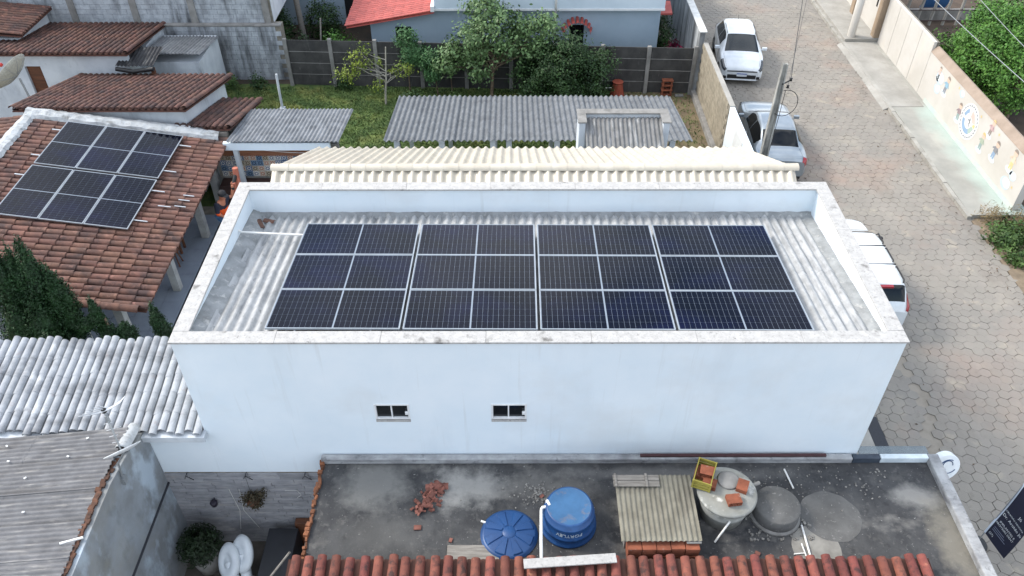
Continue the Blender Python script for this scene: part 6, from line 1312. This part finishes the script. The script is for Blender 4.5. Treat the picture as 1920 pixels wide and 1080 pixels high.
# ------------------------------------------------------------------ the man beside the parapet
def skin_mesh(name, verts, edges, radii, mat, parent, sub=2, root=0):
    me = bpy.data.meshes.new(name); me.from_pydata(verts, edges, []); me.materials.append(mat)
    o = bpy.data.objects.new(name, me); COL.objects.link(o)
    sk = o.modifiers.new('skin', 'SKIN'); sk.use_smooth_shade = True
    for i, r_ in enumerate(radii): me.skin_vertices[0].data[i].radius = (r_, r_) if not hasattr(r_, '__len__') else r_
    me.skin_vertices[0].data[root].use_root = True
    s_ = o.modifiers.new('sub', 'SUBSURF'); s_.levels = sub; s_.render_levels = sub
    dg = bpy.context.evaluated_depsgraph_get(); m2 = bpy.data.meshes.new_from_object(o.evaluated_get(dg)); bpy.data.objects.remove(o)
    m2.name = name
    for p in m2.polygons: p.use_smooth = True
    if not m2.materials: m2.materials.append(mat)
    o = link(name, m2)
    if parent is not None: o.parent = parent; o.matrix_basis = parent_world(parent).inverted()
    return o
pe = thing('person', 'man in dark cap and black and orange shirt reaching up beside the parapet', 'person', (-4.70, 9.95, .09), R(0))
SK = M('skin', hx('b5765a'), .6, hx('a5684e'), 6); CAPM = M('cap_black', hx('1b1c20'), .8); JEAN = M('blue_jeans', hx('5a7ba0'), .9, hx('48678b'), 8)
PX, PY, PZ = -4.50, 9.95, .22
W_ = lambda x, y, z: (PX + x, PY + y, PZ + z)
# bent slightly forward, facing right (+x) and towards the camera, one arm raised, the other forearm across the belly
bv = [W_(0, 0, .95), W_(.02, -.02, 1.15), W_(.06, -.04, 1.38), W_(.10, -.05, 1.50), W_(.15, -.07, 1.60), W_(.18, -.09, 1.70),   # 0 pelvis .. 5 head
      W_(-.02, -.20, 1.40), W_(.0, -.34, 1.18), W_(.20, -.38, 1.10), W_(.30, -.30, 1.10),                                      # near arm 6-9
      W_(.14, .16, 1.42), W_(.32, .24, 1.42), W_(.38, .30, 1.68), W_(.38, .32, 1.78),                                          # far arm raised 10-13
      W_(-.02, -.10, .88), W_(.03, -.11, .48), W_(-.02, -.11, .08), W_(.10, -.12, .03),
      W_(-.02, .10, .88), W_(.05, .11, .48), W_(.0, .11, .08), W_(.12, .12, .03)]
be = [(0, 1), (1, 2), (2, 3), (3, 4), (4, 5), (2, 6), (6, 7), (7, 8), (8, 9), (2, 10), (10, 11), (11, 12), (12, 13), (0, 14), (14, 15), (15, 16), (16, 17), (0, 18), (18, 19), (19, 20), (20, 21)]
br = [.15, .15, .155, .06, .09, .095, .07, .048, .038, .04, .07, .05, .04, .042, .095, .062, .045, .035, .095, .062, .045, .035]
skin_mesh('body', bv, be, br, SK, pe)
sv = [bv[0], bv[1], bv[2], bv[6], bv[7], W_(.08, -.36, 1.15), bv[10], W_(.28, .22, 1.42)]
SHIRT = M('shirt_black_orange', hx('1e2230'), .9)
t = SHIRT.node_tree; N = t.nodes; b = N['Principled BSDF']; gp = N.new('ShaderNodeNewGeometry'); sp = N.new('ShaderNodeSeparateXYZ'); t.links.new(gp.outputs['Position'], sp.inputs[0])
nn = N.new('ShaderNodeTexNoise'); nn.inputs['Scale'].default_value = 9; t.links.new(gp.outputs['Position'], nn.inputs['Vector'])
ma = N.new('ShaderNodeMath'); ma.operation = 'MULTIPLY_ADD'; t.links.new(nn.outputs['Fac'], ma.inputs[0]); ma.inputs[1].default_value = .22; t.links.new(sp.outputs['Z'], ma.inputs[2])
gt = N.new('ShaderNodeMath'); gt.operation = 'GREATER_THAN'; t.links.new(ma.outputs[0], gt.inputs[0]); gt.inputs[1].default_value = 1.56
mx = N.new('ShaderNodeMix'); mx.data_type = 'RGBA'; t.links.new(gt.outputs[0], mx.inputs['Factor']); mx.inputs['A'].default_value = (*hx('e0561c'), 1); mx.inputs['B'].default_value = (*hx('1e2230'), 1); t.links.new(mx.outputs['Result'], b.inputs['Base Color'])
skin_mesh('shirt', sv, [(0, 1), (1, 2), (2, 3), (3, 4), (4, 5), (2, 6), (6, 7)], [.19, .19, .18, .10, .075, .06, .10, .07], SHIRT, pe)
skin_mesh('jeans', [W_(0, 0, .93), bv[14], bv[15], W_(-.02, -.11, .12), bv[18], bv[19], W_(0, .11, .12)], [(0, 1), (1, 2), (2, 3), (0, 4), (4, 5), (5, 6)], [.165, .115, .08, .07, .115, .08, .07], JEAN, pe)
hc_ = Vector(bv[5]); fd = Vector((.75, -.45, -.5)).normalized()
g = G(); g.lathe([(.118, -.01), (.122, .03), (.105, .085), (.06, .115), (0, .125)], hc_ + Vector((-.005, .005, .02)), 20, True, (Vector((.25, -.15, .95)).normalized()).to_track_quat('Z', 'Y').to_matrix().to_4x4()); g.cbox(hc_ + Vector((.12, -.07, .02)), (.14, .16, .012), math.atan2(-.45, .75), 0, .25); part('cap', g, CAPM, pe, .004)
g = G(); g.cbox(hc_ + fd * .115 + Vector((0, 0, -.02)), (.03, .025, .04), math.atan2(-.45, .75)); part('nose', g, SK, pe, .008)
for s_ in (-1, 1): g = G(); sd_ = Vector((.45, .75, 0)).normalized() * s_; g.cbox(hc_ + sd_ * .10 + Vector((-.01, 0, -.02)), (.03, .02, .06), math.atan2(-.45, .75)); part('ear', g, SK, pe, .008)
g = G(); g.tube([Vector(bv[12]) + Vector((0, 0, -.05)), Vector(bv[12]) + Vector((0, .005, .02))], .05, 10); part('wristband', g, BLACKP, pe)
def hand(c, dirv, side):
    c = Vector(c); d = Vector(dirv).normalized(); sd_ = d.cross(Vector(side)).normalized()
    for k in range(4):
        o_ = sd_ * (k - 1.5) * .02; L_ = (.07, .085, .08, .06)[k]
        g = G(); g.tube([c + o_, c + o_ + d * L_ * .6, c + o_ + d * L_ + Vector(side) * .02], [.010, .009, .007], 6); part('finger', g, SK, pe)
    g = G(); g.tube([c - sd_ * .03, c - sd_ * .055 + d * .03, c - sd_ * .05 + d * .055], [.012, .010, .008], 6); part('thumb', g, SK, pe)
hand(Vector(bv[9]) + Vector((.03, .02, 0)), (.6, .5, .1), (0, 0, 1)); hand(Vector(bv[13]) + Vector((0, 0, .03)), (0, .1, 1), (1, 0, 0))
# terracotta pipe column the man works at
tc = thing('terracotta_pipe', 'upright terracotta pipe beside the man at the parapet corner', 'pipe', (-4.05, 10.5, 0))
g = G(); g.tube([(-4.15, 10.45, .09), (-4.15, 10.45, 1.95)], .075, 14); part('lower_pipe', g, M('terracotta_pipe', hx('b06a55'), .8, hx('9a5846'), 6), tc)
g = G(); g.tube([(-4.10, 10.62, 1.2), (-4.08, 10.72, 2.3)], .085, 14); part('upper_pipe', g, MATS['terracotta_pipe'], tc); g = G(); g.tube([(-4.16, 10.45, 1.88), (-4.1, 10.66, 2.08)], .06, 10); part('clamp', g, BLACKP, tc)

# dead leaves and grit blown along the street, uncountable
k = 160; lx = rng.uniform(12.2, 18.7, k); ly = rng.uniform(0, 26, k); edge = rng.random(k) < .55; lx[edge] = 18.7 - np.abs(rng.normal(0, .12, edge.sum()))
o = leaves('street_litter', M('dead_leaf', hx('5a4632'), .9, hx('3a2e22'), 5, rand=.3), np.c_[lx, ly, np.full(k, .02)], np.tile([0, 0, 1.], (k, 1)), .07, None, .5, .25)
tag(o, 'dead leaves and grit scattered along the paved street', 'litter', None, 'stuff')
